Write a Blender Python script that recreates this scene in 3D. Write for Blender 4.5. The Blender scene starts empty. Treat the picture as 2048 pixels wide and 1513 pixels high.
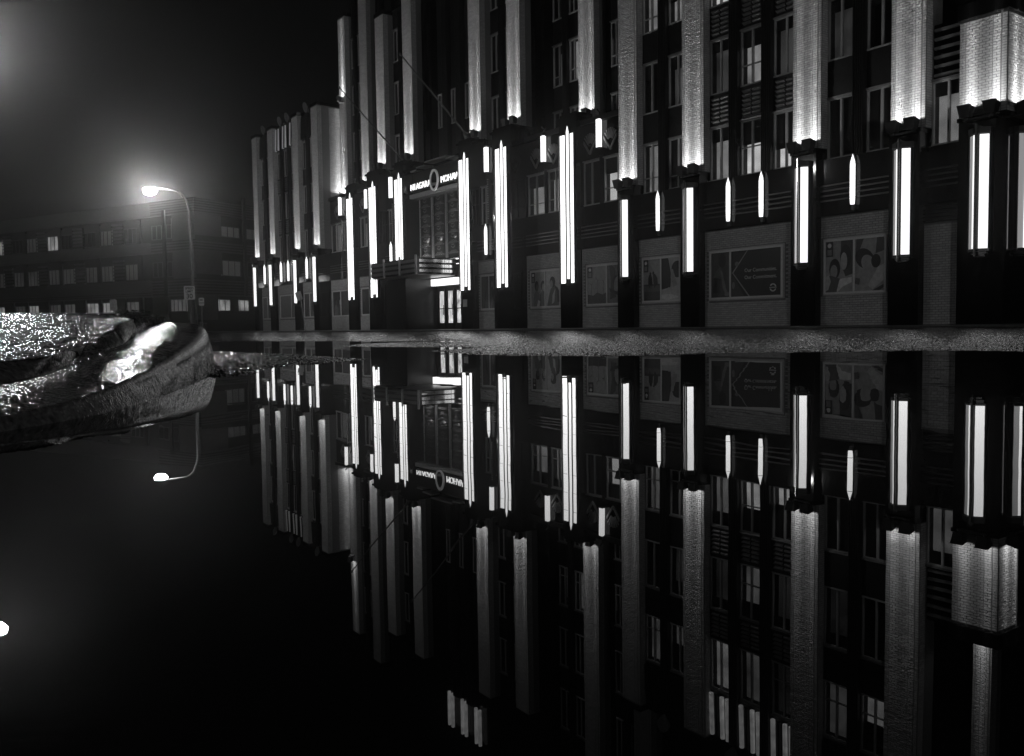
import bpy, math, random
import numpy as np
from mathutils import Matrix, Vector
random.seed(7); rng = np.random.default_rng(7)
sc = bpy.context.scene
COL = sc.collection

# ------------------------------------------------------------------ camera
cam_d = bpy.data.cameras.new('camera'); cam = bpy.data.objects.new('camera', cam_d); COL.objects.link(cam)
R_ = Vector((0.58375915, 0.81180312, -0.01417565)); U_ = Vector((-0.03880557, 0.04533549, 0.99821782)); F_ = Vector((-0.810999, 0.5821687, -0.05796749))
M = Matrix.Identity(4)
for i in range(3):
    M[i][0] = R_[i]; M[i][1] = U_[i]; M[i][2] = -F_[i]
M.translation = Vector((44.05, 0, 0.2)); cam.matrix_world = M
cam_d.lens = 36 * 1750.24 / 2048; cam_d.sensor_width = 36; cam_d.clip_start = .05; cam_d.clip_end = 2000
sc.camera = cam
# ------------------------------------------------------------------ sky (night), exposure
w = bpy.data.worlds.new('World'); sc.world = w; w.use_nodes = True
nt = w.node_tree; nt.nodes.clear()
sky = nt.nodes.new('ShaderNodeTexSky'); sky.sky_type = 'NISHITA'; sky.sun_disc = False
sky.sun_elevation = math.radians(-4); sky.sun_rotation = math.radians(200)
bw = nt.nodes.new('ShaderNodeRGBToBW'); bg = nt.nodes.new('ShaderNodeBackground'); wo = nt.nodes.new('ShaderNodeOutputWorld')
nt.links.new(sky.outputs[0], bw.inputs[0]); nt.links.new(bw.outputs[0], bg.inputs[0]); nt.links.new(bg.outputs[0], wo.inputs[0])
bg.inputs[1].default_value = 0.05
sc.view_settings.view_transform = 'Standard'; sc.view_settings.look = 'None'; sc.view_settings.gamma = 1; sc.view_settings.exposure = 0
sc.view_settings.use_curve_mapping = False
sc.cycles.use_denoising = True
sc.cycles.max_bounces = 5; sc.cycles.diffuse_bounces = 1; sc.cycles.glossy_bounces = 3; sc.cycles.transparent_max_bounces = 8
sc.cycles.volume_bounces = 0; sc.cycles.sample_clamp_indirect = 4; sc.cycles.use_light_tree = True; sc.cycles.use_adaptive_sampling = True; sc.cycles.adaptive_threshold = .02
sc.cycles.caustics_reflective = False; sc.cycles.caustics_refractive = False

# ------------------------------------------------------------------ tuning values
UP = 26.0           # floodlight power
STREET = 900.0     # street lamp power
HAZE = 0.0019

# ------------------------------------------------------------------ materials
MAT = {}
def mat(name, base=.2, rough=.6, metal=0., spec=.5, noise=0., scale=8., bump=0., bscale=60., coat=0., ior=None, island=0., rvar=0., bdet=3):
    m = bpy.data.materials.new(name); m.use_nodes = True; t = m.node_tree; p = t.nodes['Principled BSDF']
    p.inputs['Base Color'].default_value = (base, base, base, 1); p.inputs['Roughness'].default_value = rough
    p.inputs['Metallic'].default_value = metal; p.inputs['Specular IOR Level'].default_value = spec
    if ior: p.inputs['IOR'].default_value = ior
    if coat: p.inputs['Coat Weight'].default_value = coat; p.inputs['Coat Roughness'].default_value = .12
    tc = t.nodes.new('ShaderNodeTexCoord')
    if noise or island:
        n = t.nodes.new('ShaderNodeTexNoise'); n.inputs['Scale'].default_value = scale; n.inputs['Detail'].default_value = 3
        geo = t.nodes.new('ShaderNodeNewGeometry')
        t.links.new(geo.outputs['Position'], n.inputs['Vector'])
        mr = t.nodes.new('ShaderNodeMapRange'); mr.inputs[1].default_value = .25; mr.inputs[2].default_value = .75
        mr.inputs[3].default_value = base * (1 - noise); mr.inputs[4].default_value = base * (1 + noise)
        t.links.new(n.outputs[0], mr.inputs[0]); src = mr.outputs[0]
        if island:
            mr2 = t.nodes.new('ShaderNodeMapRange'); mr2.inputs[3].default_value = 1 - island; mr2.inputs[4].default_value = 1 + island
            t.links.new(geo.outputs['Random Per Island'], mr2.inputs[0])
            mu = t.nodes.new('ShaderNodeMath'); mu.operation = 'MULTIPLY'; t.links.new(src, mu.inputs[0]); t.links.new(mr2.outputs[0], mu.inputs[1]); src = mu.outputs[0]
        t.links.new(src, p.inputs['Base Color'])
        if rvar:
            mr3 = t.nodes.new('ShaderNodeMapRange'); mr3.inputs[1].default_value = .3; mr3.inputs[2].default_value = .7; mr3.inputs[3].default_value = max(.02, rough - rvar); mr3.inputs[4].default_value = rough + rvar
            n3 = t.nodes.new('ShaderNodeTexNoise'); n3.inputs['Scale'].default_value = scale * 2.3; n3.inputs['Detail'].default_value = 4
            t.links.new(geo.outputs['Position'], n3.inputs['Vector']); t.links.new(n3.outputs[0], mr3.inputs[0]); t.links.new(mr3.outputs[0], p.inputs['Roughness'])
    if bump:
        geo2 = t.nodes.new('ShaderNodeNewGeometry'); n2 = t.nodes.new('ShaderNodeTexNoise'); n2.inputs['Scale'].default_value = bscale; n2.inputs['Detail'].default_value = bdet
        b = t.nodes.new('ShaderNodeBump'); b.inputs['Strength'].default_value = 1; b.inputs['Distance'].default_value = bump
        t.links.new(geo2.outputs['Position'], n2.inputs['Vector']); t.links.new(n2.outputs[0], b.inputs['Height']); t.links.new(b.outputs[0], p.inputs['Normal'])
    MAT[name] = m; return m
def emis(name, s, base=.8, noise=0., scale=3., stretch=(1, 1, 1), light=True):
    m = bpy.data.materials.new(name); m.use_nodes = True; t = m.node_tree; p = t.nodes['Principled BSDF']
    p.inputs['Base Color'].default_value = (base, base, base, 1); p.inputs['Roughness'].default_value = .4
    p.inputs['Emission Color'].default_value = (1, 1, 1, 1); p.inputs['Emission Strength'].default_value = s
    if noise:
        n = t.nodes.new('ShaderNodeTexNoise'); n.inputs['Scale'].default_value = scale; n.inputs['Detail'].default_value = 3
        g = t.nodes.new('ShaderNodeNewGeometry'); vm = t.nodes.new('ShaderNodeVectorMath'); vm.operation = 'MULTIPLY'; vm.inputs[1].default_value = stretch
        t.links.new(g.outputs['Position'], vm.inputs[0]); t.links.new(vm.outputs[0], n.inputs['Vector'])
        mr = t.nodes.new('ShaderNodeMapRange'); mr.inputs[1].default_value = .3; mr.inputs[2].default_value = .7; mr.inputs[3].default_value = s * (1 - noise); mr.inputs[4].default_value = s * (1 + noise)
        t.links.new(n.outputs[0], mr.inputs[0]); t.links.new(mr.outputs[0], p.inputs['Emission Strength'])
    if not light: m.cycles.emission_sampling = 'NONE'
    MAT[name] = m; return m
mat('brick', .42, .85, noise=.10, scale=14, island=.14, bump=.0006, bscale=60)
mat('mortar', .16, .9, noise=.2, scale=20)
mat('black_stone', .005, .04, noise=.3, scale=3)
mat('black_panel', .005, .05, spec=.22, noise=.3, scale=4)
mat('dark_metal', .02, .34, metal=.5, noise=.3, scale=9)
mat('metal', .28, .35, metal=.7, noise=.15, scale=9)
mat('bright_metal', .6, .16, metal=.9)
mat('matt_black', .005, .3)
mat('flood_black', .02, .55)
mat('frame_paint', .42, .5, noise=.1)
mat('poster_frame', .6, .5, noise=.06)
mat('blind_dark', .05, .7, noise=.2, scale=3)
mat('room_dark', .015, .8)
mat('asphalt', .014, .06, spec=.11, noise=.45, scale=55, bump=.005, bscale=60, rvar=.03, bdet=1)
mat('asphalt_far', .05, .34, noise=.35, scale=20, bump=.006, bscale=90, rvar=.16)
mat('concrete_wet', .06, .34, spec=.3, noise=.3, scale=8, bump=.003, bscale=70, rvar=.12)
mat('granite', .06, .07, spec=.17, noise=.6, scale=60, bump=.0025, bscale=100, rvar=.03, bdet=1)
mat('pavement', .05, .07, spec=.3, noise=.6, scale=70, bump=.0046, bscale=85, rvar=.03, bdet=1)
mat('line_paint', .45, .5, noise=.3, scale=30)
mat('far_frame', .10, .5)
mat('brick_far', .12, .85, noise=.15, scale=6)
mat('band_dark', .04, .85, noise=.2, scale=6)
mat('sign_white', .6, .45, noise=.08, scale=10)
mat('sign_grey', .16, .5, noise=.4, scale=14)
mat('sign_ink', .02, .5)
mat('galvanised', .14, .45, metal=.5, noise=.15)
mat('leaf', .06, .6, noise=.3, scale=40)
mat('soil', .03, .9)
for nm, v in (('p05', .045), ('p09', .09), ('p02', .012), ('p14', .17), ('p20', .30), ('p28', .44), ('p36', .62)): mat('print_' + nm, v, .5, noise=.22, scale=7)
emis('panel_lit', 1.3)
emis('panel_oblique_dim', .22)
emis('tube_lit', 1.9)
emis('cove_lit', 60.0); emis('ring_sheen_glow', .10, light=False)
emis('box_lit', 1.7)
emis('spear_lit', 1.5)
emis('letter_lit', 1.6, light=False)
emis('street_lens', 320.0); emis('street_lens_near', 430.0); emis('street_lens_side', 2600.0)
emis('room_bright', .62, noise=.35, scale=1.6, light=False)
emis('room_mid', .20, noise=.5, scale=1.4, light=False)
emis('room_low', .035, noise=.6, scale=1.1, light=False)
emis('blind_lit', .05, noise=.25, scale=.9, stretch=(1, 1, 4), light=False)
emis('far_mid', .09, noise=.7, scale=.9, light=False); emis('far_bright', .3, noise=.6, scale=.8, light=False); emis('far_low', .028, noise=.7, scale=.7, light=False)
emis('ceiling_tube', 1.2, light=False)
emis('door_lit', .55, noise=.8, scale=3.5, stretch=(2, 2, 1), light=False)
emis('fin_baked_dim', .07, noise=.4, scale=4, light=False); emis('fin_baked_lit', .65, noise=.4, scale=4, light=False)  # metal fins, no lamps: the light on them is put in as emission
# glass
def glass():
    m = bpy.data.materials.new('glass'); m.use_nodes = True; t = m.node_tree; t.nodes.clear()
    o = t.nodes.new('ShaderNodeOutputMaterial'); mx = t.nodes.new('ShaderNodeMixShader'); lw = t.nodes.new('ShaderNodeLayerWeight'); pw = t.nodes.new('ShaderNodeMath'); pw.operation = 'POWER'; pw.inputs[1].default_value = 5; t.links.new(lw.outputs['Facing'], pw.inputs[0])
    f = t.nodes.new('ShaderNodeMath'); f.operation = 'MULTIPLY_ADD'; f.inputs[1].default_value = .96; f.inputs[2].default_value = .04; t.links.new(pw.outputs[0], f.inputs[0])   # Schlick
    tr = t.nodes.new('ShaderNodeBsdfTransparent'); tr.inputs[0].default_value = (.85, .85, .85, 1); g = t.nodes.new('ShaderNodeBsdfGlossy'); g.inputs['Roughness'].default_value = .03
    t.links.new(f.outputs[0], mx.inputs[0]); t.links.new(tr.outputs[0], mx.inputs[1]); t.links.new(g.outputs[0], mx.inputs[2]); t.links.new(mx.outputs[0], o.inputs[0])
    MAT['glass'] = m
glass()
def water():
    m = mat('water', .006, .0, ior=1.37, spec=.5)
    t = m.node_tree; p = t.nodes['Principled BSDF']
    g = t.nodes.new('ShaderNodeNewGeometry'); n = t.nodes.new('ShaderNodeTexNoise'); n.inputs['Scale'].default_value = 2.2; n.inputs['Detail'].default_value = 2
    b = t.nodes.new('ShaderNodeBump'); b.inputs['Strength'].default_value = 1; b.inputs['Distance'].default_value = .0005
    t.links.new(g.outputs['Position'], n.inputs['Vector']); t.links.new(n.outputs[0], b.inputs['Height']); t.links.new(b.outputs[0], p.inputs['Normal'])
water()

# ------------------------------------------------------------------ mesh helpers
class MB:
    def __init__(s): s.v = []; s.f = []
    def add(s, vs, fs):
        o = len(s.v); s.v += [tuple(p) for p in vs]; s.f += [tuple(i + o for i in f) for f in fs]; return s
    def box(s, x0, x1, y0, y1, z0, z1):
        return s.add([(x0, y0, z0), (x1, y0, z0), (x1, y1, z0), (x0, y1, z0), (x0, y0, z1), (x1, y0, z1), (x1, y1, z1), (x0, y1, z1)],
                     [(0, 3, 2, 1), (4, 5, 6, 7), (0, 1, 5, 4), (1, 2, 6, 5), (2, 3, 7, 6), (3, 0, 4, 7)])
    def bevbox(s, x0, x1, y0, y1, z0, z1, b=.01):
        # box whose front (low y) edges are chamfered
        return s.add([(x0, y0 + b, z0), (x1, y0 + b, z0), (x1, y1, z0), (x0, y1, z0), (x0, y0 + b, z1), (x1, y0 + b, z1), (x1, y1, z1), (x0, y1, z1),
                      (x0 + b, y0, z0 + b), (x1 - b, y0, z0 + b), (x1 - b, y0, z1 - b), (x0 + b, y0, z1 - b)],
                     [(0, 3, 2, 1), (4, 5, 6, 7), (1, 2, 6, 5), (2, 3, 7, 6), (3, 0, 4, 7), (8, 9, 10, 11), (0, 1, 9, 8), (1, 5, 10, 9), (5, 4, 11, 10), (4, 0, 8, 11)])
    def prism(s, poly, z0, z1):            # poly: (x, y) ccw
        n = len(poly); vs = [(x, y, z0) for x, y in poly] + [(x, y, z1) for x, y in poly]
        fs = [tuple(range(n))[::-1], tuple(range(n, 2 * n))] + [(i, (i + 1) % n, n + (i + 1) % n, n + i) for i in range(n)]
        return s.add(vs, fs)
    def plate(s, poly, y0, y1):            # poly: (x, z); front at y0
        n = len(poly); vs = [(x, y0, z) for x, z in poly] + [(x, y1, z) for x, z in poly]
        fs = [tuple(range(n)), tuple(range(n, 2 * n))[::-1]] + [(i, (i + 1) % n, n + (i + 1) % n, n + i)[::-1] for i in range(n)]
        return s.add(vs, fs)
    def tube(s, pts, rad, n=10, caps=True):
        pts = [Vector(p) for p in pts]; rad = rad if isinstance(rad, (list, tuple)) else [rad] * len(pts)
        o = len(s.v); up = None
        for i, p in enumerate(pts):
            d = (pts[min(i + 1, len(pts) - 1)] - pts[max(i - 1, 0)]).normalized()
            a = d.orthogonal().normalized() if up is None else (up - d * up.dot(d)).normalized()
            up = a; b = d.cross(a)
            for k in range(n):
                t = 2 * math.pi * k / n; q = p + (a * math.cos(t) + b * math.sin(t)) * rad[i]; s.v.append(tuple(q))
        for i in range(len(pts) - 1):
            for k in range(n):
                s.f.append((o + i * n + k, o + i * n + (k + 1) % n, o + (i + 1) * n + (k + 1) % n, o + (i + 1) * n + k))
        if caps:
            s.f.append(tuple(o + k for k in range(n))[::-1]); s.f.append(tuple(o + (len(pts) - 1) * n + k for k in range(n)))
        return s
    def build(s, name, m, parent=None, smooth=False, kind=None):
        me = bpy.data.meshes.new(name); me.from_pydata(s.v, [], s.f); me.update()
        if smooth: me.shade_smooth()
        me.materials.append(MAT[m]); return link(name, me, parent, kind)
def link(name, data, parent=None, kind=None):
    o = bpy.data.objects.new(name, data); COL.objects.link(o)
    if parent is not None: o.parent = parent; o.matrix_parent_inverse = Matrix.Translation(-WL[parent.name]) if parent.name in WL else Matrix.Identity(4)
    if kind: o['kind'] = kind
    return o
WL = {}
def thing(name, loc, label, cat, group=None):
    o = bpy.data.objects.new(name, None); COL.objects.link(o); o.location = loc; o.empty_display_size = .2
    WL[o.name] = Vector(loc); tag(o, label, cat, group); return o
def tag(o, label, cat, group=None):
    o['label'] = label; o['category'] = cat
    if group: o['group'] = group
    return o
def box(name, m, parent, *b, bev=0):
    mb = MB(); mb.bevbox(*b, bev) if bev else mb.box(*b); return mb.build(name, m, parent)
def text_mesh(name, c, m):
    t = bpy.data.objects.new('tmp', c); me = bpy.data.meshes.new_from_object(t); bpy.data.objects.remove(t); bpy.data.curves.remove(c)
    me.name = name; me.materials.clear(); me.materials.append(MAT[m]); return me
def text(name, s, m, parent, x, y, z, size, ext=.01, align='CENTER', rotz=0):
    c = bpy.data.curves.new(name, 'FONT'); c.body = s; c.size = size; c.extrude = ext; c.align_x = align; c.resolution_u = 3
    o = link(name, text_mesh(name, c, m), parent)
    o.location = (x, y, z); o.rotation_euler = (math.pi / 2, 0, rotz); return o
PEAK = .005 ** -.92          # candle-power at the middle of the beam over that at the side
def spot_up(name, parent, loc, power, tilt=0., size=150, rad=.05):
    # floodlight lamp: beam straight up the wall, candle-power peaked along the axis like a narrow reflector
    l = bpy.data.lights.new(name, 'SPOT'); l.energy = power * PEAK; l.spot_size = math.radians(size); l.spot_blend = .12; l.shadow_soft_size = rad
    l.use_nodes = True; t = l.node_tree; e = t.nodes['Emission']
    tc = t.nodes.new('ShaderNodeTexCoord'); sp = t.nodes.new('ShaderNodeSeparateXYZ'); t.links.new(tc.outputs['Normal'], sp.inputs[0])
    sq = t.nodes.new('ShaderNodeMath'); sq.operation = 'MULTIPLY'; t.links.new(sp.outputs['Z'], sq.inputs[0]); t.links.new(sp.outputs['Z'], sq.inputs[1])
    om0 = t.nodes.new('ShaderNodeMath'); om0.operation = 'SUBTRACT'; om0.inputs[0].default_value = 1; t.links.new(sq.outputs[0], om0.inputs[1])   # sin^2 of the angle off axis
    sx_ = t.nodes.new('ShaderNodeMath'); sx_.operation = 'MULTIPLY'; t.links.new(sp.outputs['X'], sx_.inputs[0]); t.links.new(sp.outputs['X'], sx_.inputs[1])
    om = t.nodes.new('ShaderNodeMath'); om.operation = 'MULTIPLY_ADD'; om.inputs[1].default_value = 2.5; t.links.new(sx_.outputs[0], om.inputs[0]); t.links.new(om0.outputs[0], om.inputs[2])   # beam narrower sideways
    mx = t.nodes.new('ShaderNodeMath'); mx.operation = 'MAXIMUM'; mx.inputs[1].default_value = .005; t.links.new(om.outputs[0], mx.inputs[0])
    pw = t.nodes.new('ShaderNodeMath'); pw.operation = 'POWER'; pw.inputs[1].default_value = -.92; t.links.new(mx.outputs[0], pw.inputs[0])
    nm_ = t.nodes.new('ShaderNodeMath'); nm_.operation = 'MULTIPLY'; nm_.inputs[1].default_value = 1 / PEAK; t.links.new(pw.outputs[0], nm_.inputs[0]); t.links.new(nm_.outputs[0], e.inputs['Strength'])
    o = link(name, l, parent); o.location = loc; o.rotation_euler = (math.pi + tilt, 0, 0); return o

# ------------------------------------------------------------------ brick generator
BR = MB()                                  # every brick past the ones modelled singly
BH, BL, JT = .076, .215, .011
def brick5(mb, a0, a1, y0, y1, z0, z1, axis):
    b = .004
    if axis == 'y':
        vs = [(a0, y1, z0), (a1, y1, z0), (a1, y1, z1), (a0, y1, z1), (a0 + b, y0, z0 + b), (a1 - b, y0, z0 + b), (a1 - b, y0, z1 - b), (a0 + b, y0, z1 - b)]
    else:                                  # face looks along +x ; a runs along y, y0/y1 are x of front/back
        vs = [(y1, a0, z0), (y1, a1, z0), (y1, a1, z1), (y1, a0, z1), (y0, a0 + b, z0 + b), (y0, a1 - b, z0 + b), (y0, a1 - b, z1 - b), (y0, a0 + b, z1 - b)]
    mb.add(vs, [(4, 5, 6, 7), (0, 1, 5, 4), (1, 2, 6, 5), (2, 3, 7, 6), (3, 0, 4, 7)])
def courses(a0, a1, z0, z1, step=BH, bl=BL):
    n = int((z1 - z0) / step)
    for r in range(n):
        z = z0 + r * step; W = a1 - a0
        hd = (r % 2 == 1)
        k = max(1, round(W / (bl * (.5 if hd and W < .5 else 1)))); wd = W / k
        off = wd * .5 if (r % 2 and k > 2) else 0
        x = a0 - off
        while x < a1 - .02:
            l, rr = max(x, a0), min(x + wd, a1)
            if rr - l > .03: yield r, l + JT / 2, rr - JT / 2, z + JT / 2, z + step - JT / 2
            x += wd
def brick_face(a0, a1, z0, z1, front, axis='y', jit=.0022, depth=.012, bl=BL, step=BH, holes=()):
    s = 1 if axis == 'y' else -1
    for r, l, rr, zz0, zz1 in courses(a0, a1, z0, z1, step, bl):
        if any(l < h[1] and rr > h[0] and zz0 < h[3] and zz1 > h[2] for h in holes): continue
        j = random.uniform(-jit, jit) + (random.random() < .05) * random.uniform(-.004, .004)
        brick5(BR, l, rr, front + s * (-depth + j), front + s * .004, zz0, zz1, axis)

# ------------------------------------------------------------------ the ground
def fbm(x, y, sc_, seed=0, oct=3):
    r = np.random.default_rng(seed); tab = r.random((256, 256)); out = 0; amp = 1; tot = 0
    for o in range(oct):
        xs = x * sc_ + 13.7 * o; ys = y * sc_ + 7.3 * o
        xi = np.floor(xs).astype(int); yi = np.floor(ys).astype(int); fx = xs - xi; fy = ys - yi
        fx = fx * fx * (3 - 2 * fx); fy = fy * fy * (3 - 2 * fy)
        a = tab[xi % 256, yi % 256]; b = tab[(xi + 1) % 256, yi % 256]; c = tab[xi % 256, (yi + 1) % 256]; d = tab[(xi + 1) % 256, (yi + 1) % 256]
        out = out + amp * ((a * (1 - fx) + b * fx) * (1 - fy) + (c * (1 - fx) + d * fx) * fy); tot += amp; amp *= .5; sc_ *= 2.1
    return out / tot - .5
def sdf(px, py, poly):
    d = np.full(px.shape, 1e9); ins = np.zeros(px.shape, bool); n = len(poly)
    for i in range(n):
        ax, ay = poly[i]; bx, by = poly[(i + 1) % n]; ex, ey = bx - ax, by - ay; wx, wy = px - ax, py - ay
        t = np.clip((wx * ex + wy * ey) / (ex * ex + ey * ey), 0, 1); d = np.minimum(d, (wx - ex * t) ** 2 + (wy - ey * t) ** 2)
        c = ((ay <= py) & (by > py)) | ((by <= py) & (ay > py)); xx = ax + (py - ay) * ex / (ey if ey else 1e-9); ins ^= c & (px < xx)
    d = np.sqrt(d); return np.where(ins, d, -d)
FAR = [(-90, 5.2), (10, 5.0), (25.6, 5.64), (30.0, 6.6), (33.0, 7.6), (33.5, 6.9), (33.0, 5.6), (34.16, 4.56), (35.2, 4.62), (36.4, 5.02), (37.0, 4.75), (37.2, 4.1), (38.34, 3.59), (38.9, 3.62),
       (39.58, 3.94), (39.8, 4.4), (39.99, 5.0), (40.9, 5.98), (41.4, 5.97), (43, 6.6), (46, 7.6), (60, 10), (60, 40), (-90, 40)]
SPIT = [(34.0, 2.3), (35.48, 2.64), (36.84, 2.74), (38.0, 2.65), (38.75, 2.57), (39.15, 2.11), (39.35, 1.79), (39.74, 1.48), (40.1, 1.22), (39.6, .8), (36.5, .6), (33, 1.4)]
def road_z(x, y):
    wob = .16 * fbm(x, y, 1.6, 3) + .06 * fbm(x, y, 8, 4)
    d = np.maximum(sdf(x, y, FAR), sdf(x, y, SPIT)) + wob * .5
    z = np.where(d > 0, .012 * (1 - np.exp(-np.maximum(d, 0) / .35)) + .022 * (1 - np.exp(-np.maximum(d, 0) / 9)), -.03 * (1 - np.exp(np.minimum(d, 0) / .45)))
    z = z + np.clip((20 - x) / 70, 0, 1) * .07 * (y > 4) * np.clip((d) / 10, 0, 1)
    rr = np.hypot(x - 44.05, y)
    agg = np.abs(fbm(x, y, 62, 5, 2)) * 2; agg2 = fbm(x, y, 130, 6, 1)
    k_ = .8 + .2 * np.exp(-np.maximum(d, 0) / .9)
    return z + ((agg - .28) * .014 + agg2 * .006) * k_ + fbm(x, y, 2.5, 8) * .008 + fbm(x, y, 7, 18, 2) * .006 + fbm(x, y, 19, 19, 2) * .004 + fbm(x, y, .35, 9) * .012 * np.clip(d, 0, 1)
def grid_obj(name, X, Y, Z, m, kind, flip=False):
    h, wd = X.shape; v = np.stack([X, Y, Z], -1).reshape(-1, 3)
    i = np.arange(h * wd).reshape(h, wd); q = np.stack([i[:-1, :-1], i[:-1, 1:], i[1:, 1:], i[1:, :-1]], -1).reshape(-1, 4)
    if flip: q = q[:, ::-1]
    me = bpy.data.meshes.new(name); me.vertices.add(len(v)); me.vertices.foreach_set('co', v.ravel().astype(np.float32))
    me.loops.add(q.size); me.loops.foreach_set('vertex_index', q.ravel().astype(np.int32)); me.polygons.add(len(q))
    me.polygons.foreach_set('loop_start', np.arange(0, q.size, 4, dtype=np.int32)); me.update(calc_edges=True); me.validate(); me.shade_smooth()
    me.materials.append(MAT[m]); return link(name, me, None, kind)
ang = np.radians(np.r_[np.linspace(60, 110, 40)[:-1], np.linspace(110, 178, 1180), np.linspace(178, 205, 30)[1:]]); rad = np.r_[np.geomspace(2.4, 30, 600), np.geomspace(30, 150, 60)[1:]]
A, Rr = np.meshgrid(ang, rad)
X = 44.05 + Rr * np.cos(A); Y = Rr * np.sin(A)
keep = Y < 22.6
Zr = road_z(X, Y)
Y2 = np.minimum(Y, 22.6)
X2 = np.where(Y > 22.6, 44.05 + np.cos(A) / np.maximum(np.sin(A), 1e-3) * 22.6, X); Zr = np.where(Y > 22.6, .03, Zr)
grid_obj('road', X2, Y2, Zr, 'asphalt', 'structure', flip=False)
MB().box(-400, 400, -400, 400, -.9, -.4).build('ground', 'asphalt_far', None, kind='structure')
MB().add([(-140, -60, 0), (90, -60, 0), (90, 22.6, 0), (-140, 22.6, 0)], [(0, 1, 2, 3)]).build('water', 'water', None, kind='structure')
# painted lane line on the far side of the road
def road_pt(x, y): return float(road_z(np.array([x]), np.array([y]))[0])
ln = MB()
pts = [(8 + 1.2 * i, 17.2 + .00012 * (i * 1.2) ** 2.9) for i in range(16)]
for (x0, y0), (x1, y1) in zip(pts[:-1], pts[1:]):
    za, zb = .058, .058
    ln.add([(x0, y0, za), (x1, y1, zb), (x1, y1 + .16, zb), (x0, y0 + .16, za)], [(0, 1, 2, 3)])
ln.build('lane_line', 'line_paint', None, kind='structure')
# far sidewalk with kerb, split into slabs
def side_z(x): return .075 + max(0, (28 - x)) / 56 * .10
sw = link('sidewalk', None, None, 'structure')
x = -80.
while x < 60:
    x1 = x + 3.05; z0, z1 = side_z(x), side_z(x1); g = .008
    MB().add([(x + g, 22.62, z0 - .1), (x1 - g, 22.62, z1 - .1), (x1 - g, 22.62, z1), (x + g, 22.62, z0), (x + g, 22.78, z0 + .004), (x1 - g, 22.78, z1 + .004), (x1 - g, 22.78, z1 - .1), (x + g, 22.78, z0 - .1)],
             [(0, 1, 2, 3), (3, 2, 5, 4), (0, 3, 4, 7), (1, 6, 5, 2)]).build('kerb_stone', 'concrete_wet', sw)
    MB().add([(x + g, 22.8, z0 - .2), (x1 - g, 22.8, z1 - .2), (x1 - g, 27.9, z1 - .2), (x + g, 27.9, z0 - .2), (x + g, 22.8, z0 + .002), (x1 - g, 22.8, z1 + .002), (x1 - g, 27.9, z1 + .03), (x + g, 27.9, z0 + .03)],
             [(4, 5, 6, 7), (0, 1, 5, 4), (1, 2, 6, 5), (3, 0, 4, 7)]).build('slab', 'concrete_wet', sw)
    x = x1

# ------------------------------------------------------------------ the art deco office building
B = thing('office_building', (0, 27, .1), 'art deco office block of lit brick piers and black stone base', 'building')
def ord_(n): return ['first', 'second', 'third', 'fourth', 'fifth', 'sixth', 'seventh', 'eighth', 'ninth', 'tenth', 'eleventh', 'twelfth', 'thirteenth', 'fourteenth', 'fifteenth', 'sixteenth'][n]
def sx(s, a, b): return (a, b) if s > 0 else (-b, -a)

# window: frame bars > panes > what is seen through them
def window(x0, x1, z0, z1, Y, lit='dark', split=2, rail=None, head=True, blind=.0):
    f = MB(); t = .055; d = .07
    f.box(x0, x1, Y - d, Y + .02, z1 - t, z1); f.box(x0, x1, Y - d - .03, Y + .02, z0, z0 + t)
    f.box(x0, x0 + t, Y - d, Y + .02, z0 + t, z1 - t); f.box(x1 - t, x1, Y - d, Y + .02, z0 + t, z1 - t)
    ws = (x1 - x0 - 2 * t) / split
    for i in range(1, split): f.box(x0 + t + ws * i - .03, x0 + t + ws * i + .03, Y - d - .012, Y + .02, z0 + t, z1 - t)
    if rail: f.box(x0 + t, x1 - t, Y - d + .01, Y + .015, rail - .02, rail + .02)
    o = f.build('window', 'frame_paint', B)
    if head: box('sill', 'metal', o, x0 - .02, x1 + .02, Y - d - .07, Y - d - .032, z1 - .012, z1 + .05)
    for i in range(split):
        a, b = x0 + t + ws * i + (.032 if i else .004), x0 + t + ws * (i + 1) - (.032 if i < split - 1 else .004)
        box('pane', 'glass', o, a, b, Y - .02, Y - .012, z0 + t + .003, z1 - t - .003)
    m = MB(); m.add([(x0, Y + .26, z0), (x1, Y + .26, z0), (x1, Y + .26, z1), (x0, Y + .26, z1)], [(0, 1, 2, 3)])
    m.build('room', {'dark': 'room_dark', 'low': 'room_low', 'mid': 'room_mid', 'bright': 'room_bright'}[lit], o)
    rv = MB(); rv.box(x0 + .01, x0 + .05, Y + .025, Y + .255, z0, z1); rv.box(x1 - .05, x1 - .01, Y + .025, Y + .255, z0, z1); rv.box(x0 + .05, x1 - .05, Y + .025, Y + .255, z1 - .05, z1)
    rv.build('reveal', 'room_dark', o)
    if blind > 0:
        zb = z1 - (z1 - z0) * blind
        box('blind', 'blind_dark', o, x0 + .056, x1 - .056, Y + .05, Y + .06, zb, z1 - .06)
        box('blind_rail', 'room_dark', o, x0 + .056, x1 - .056, Y + .04, Y + .065, zb - .035, zb)
    return o
def mullion(x0, x1, y0, z0, z1):
    # fluted metal mullion: five half-round flutes
    n = 5; wd = (x1 - x0) / n; prof = []
    for i in range(n):
        for k in range(5):
            t = math.pi * k / 4; prof.append((x0 + wd * i + wd / 2 * (1 - math.cos(t)) , y0 + .05 - .05 * math.sin(t)))
    pr = []
    for p in prof:
        if not pr or abs(p[0] - pr[-1][0]) > 1e-6: pr.append(p)
    pr = pr + [(x1, y0 + .3), (x0, y0 + .3)]
    return MB().prism(pr, z0, z1).build('mullion', 'dark_metal', B)
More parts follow.
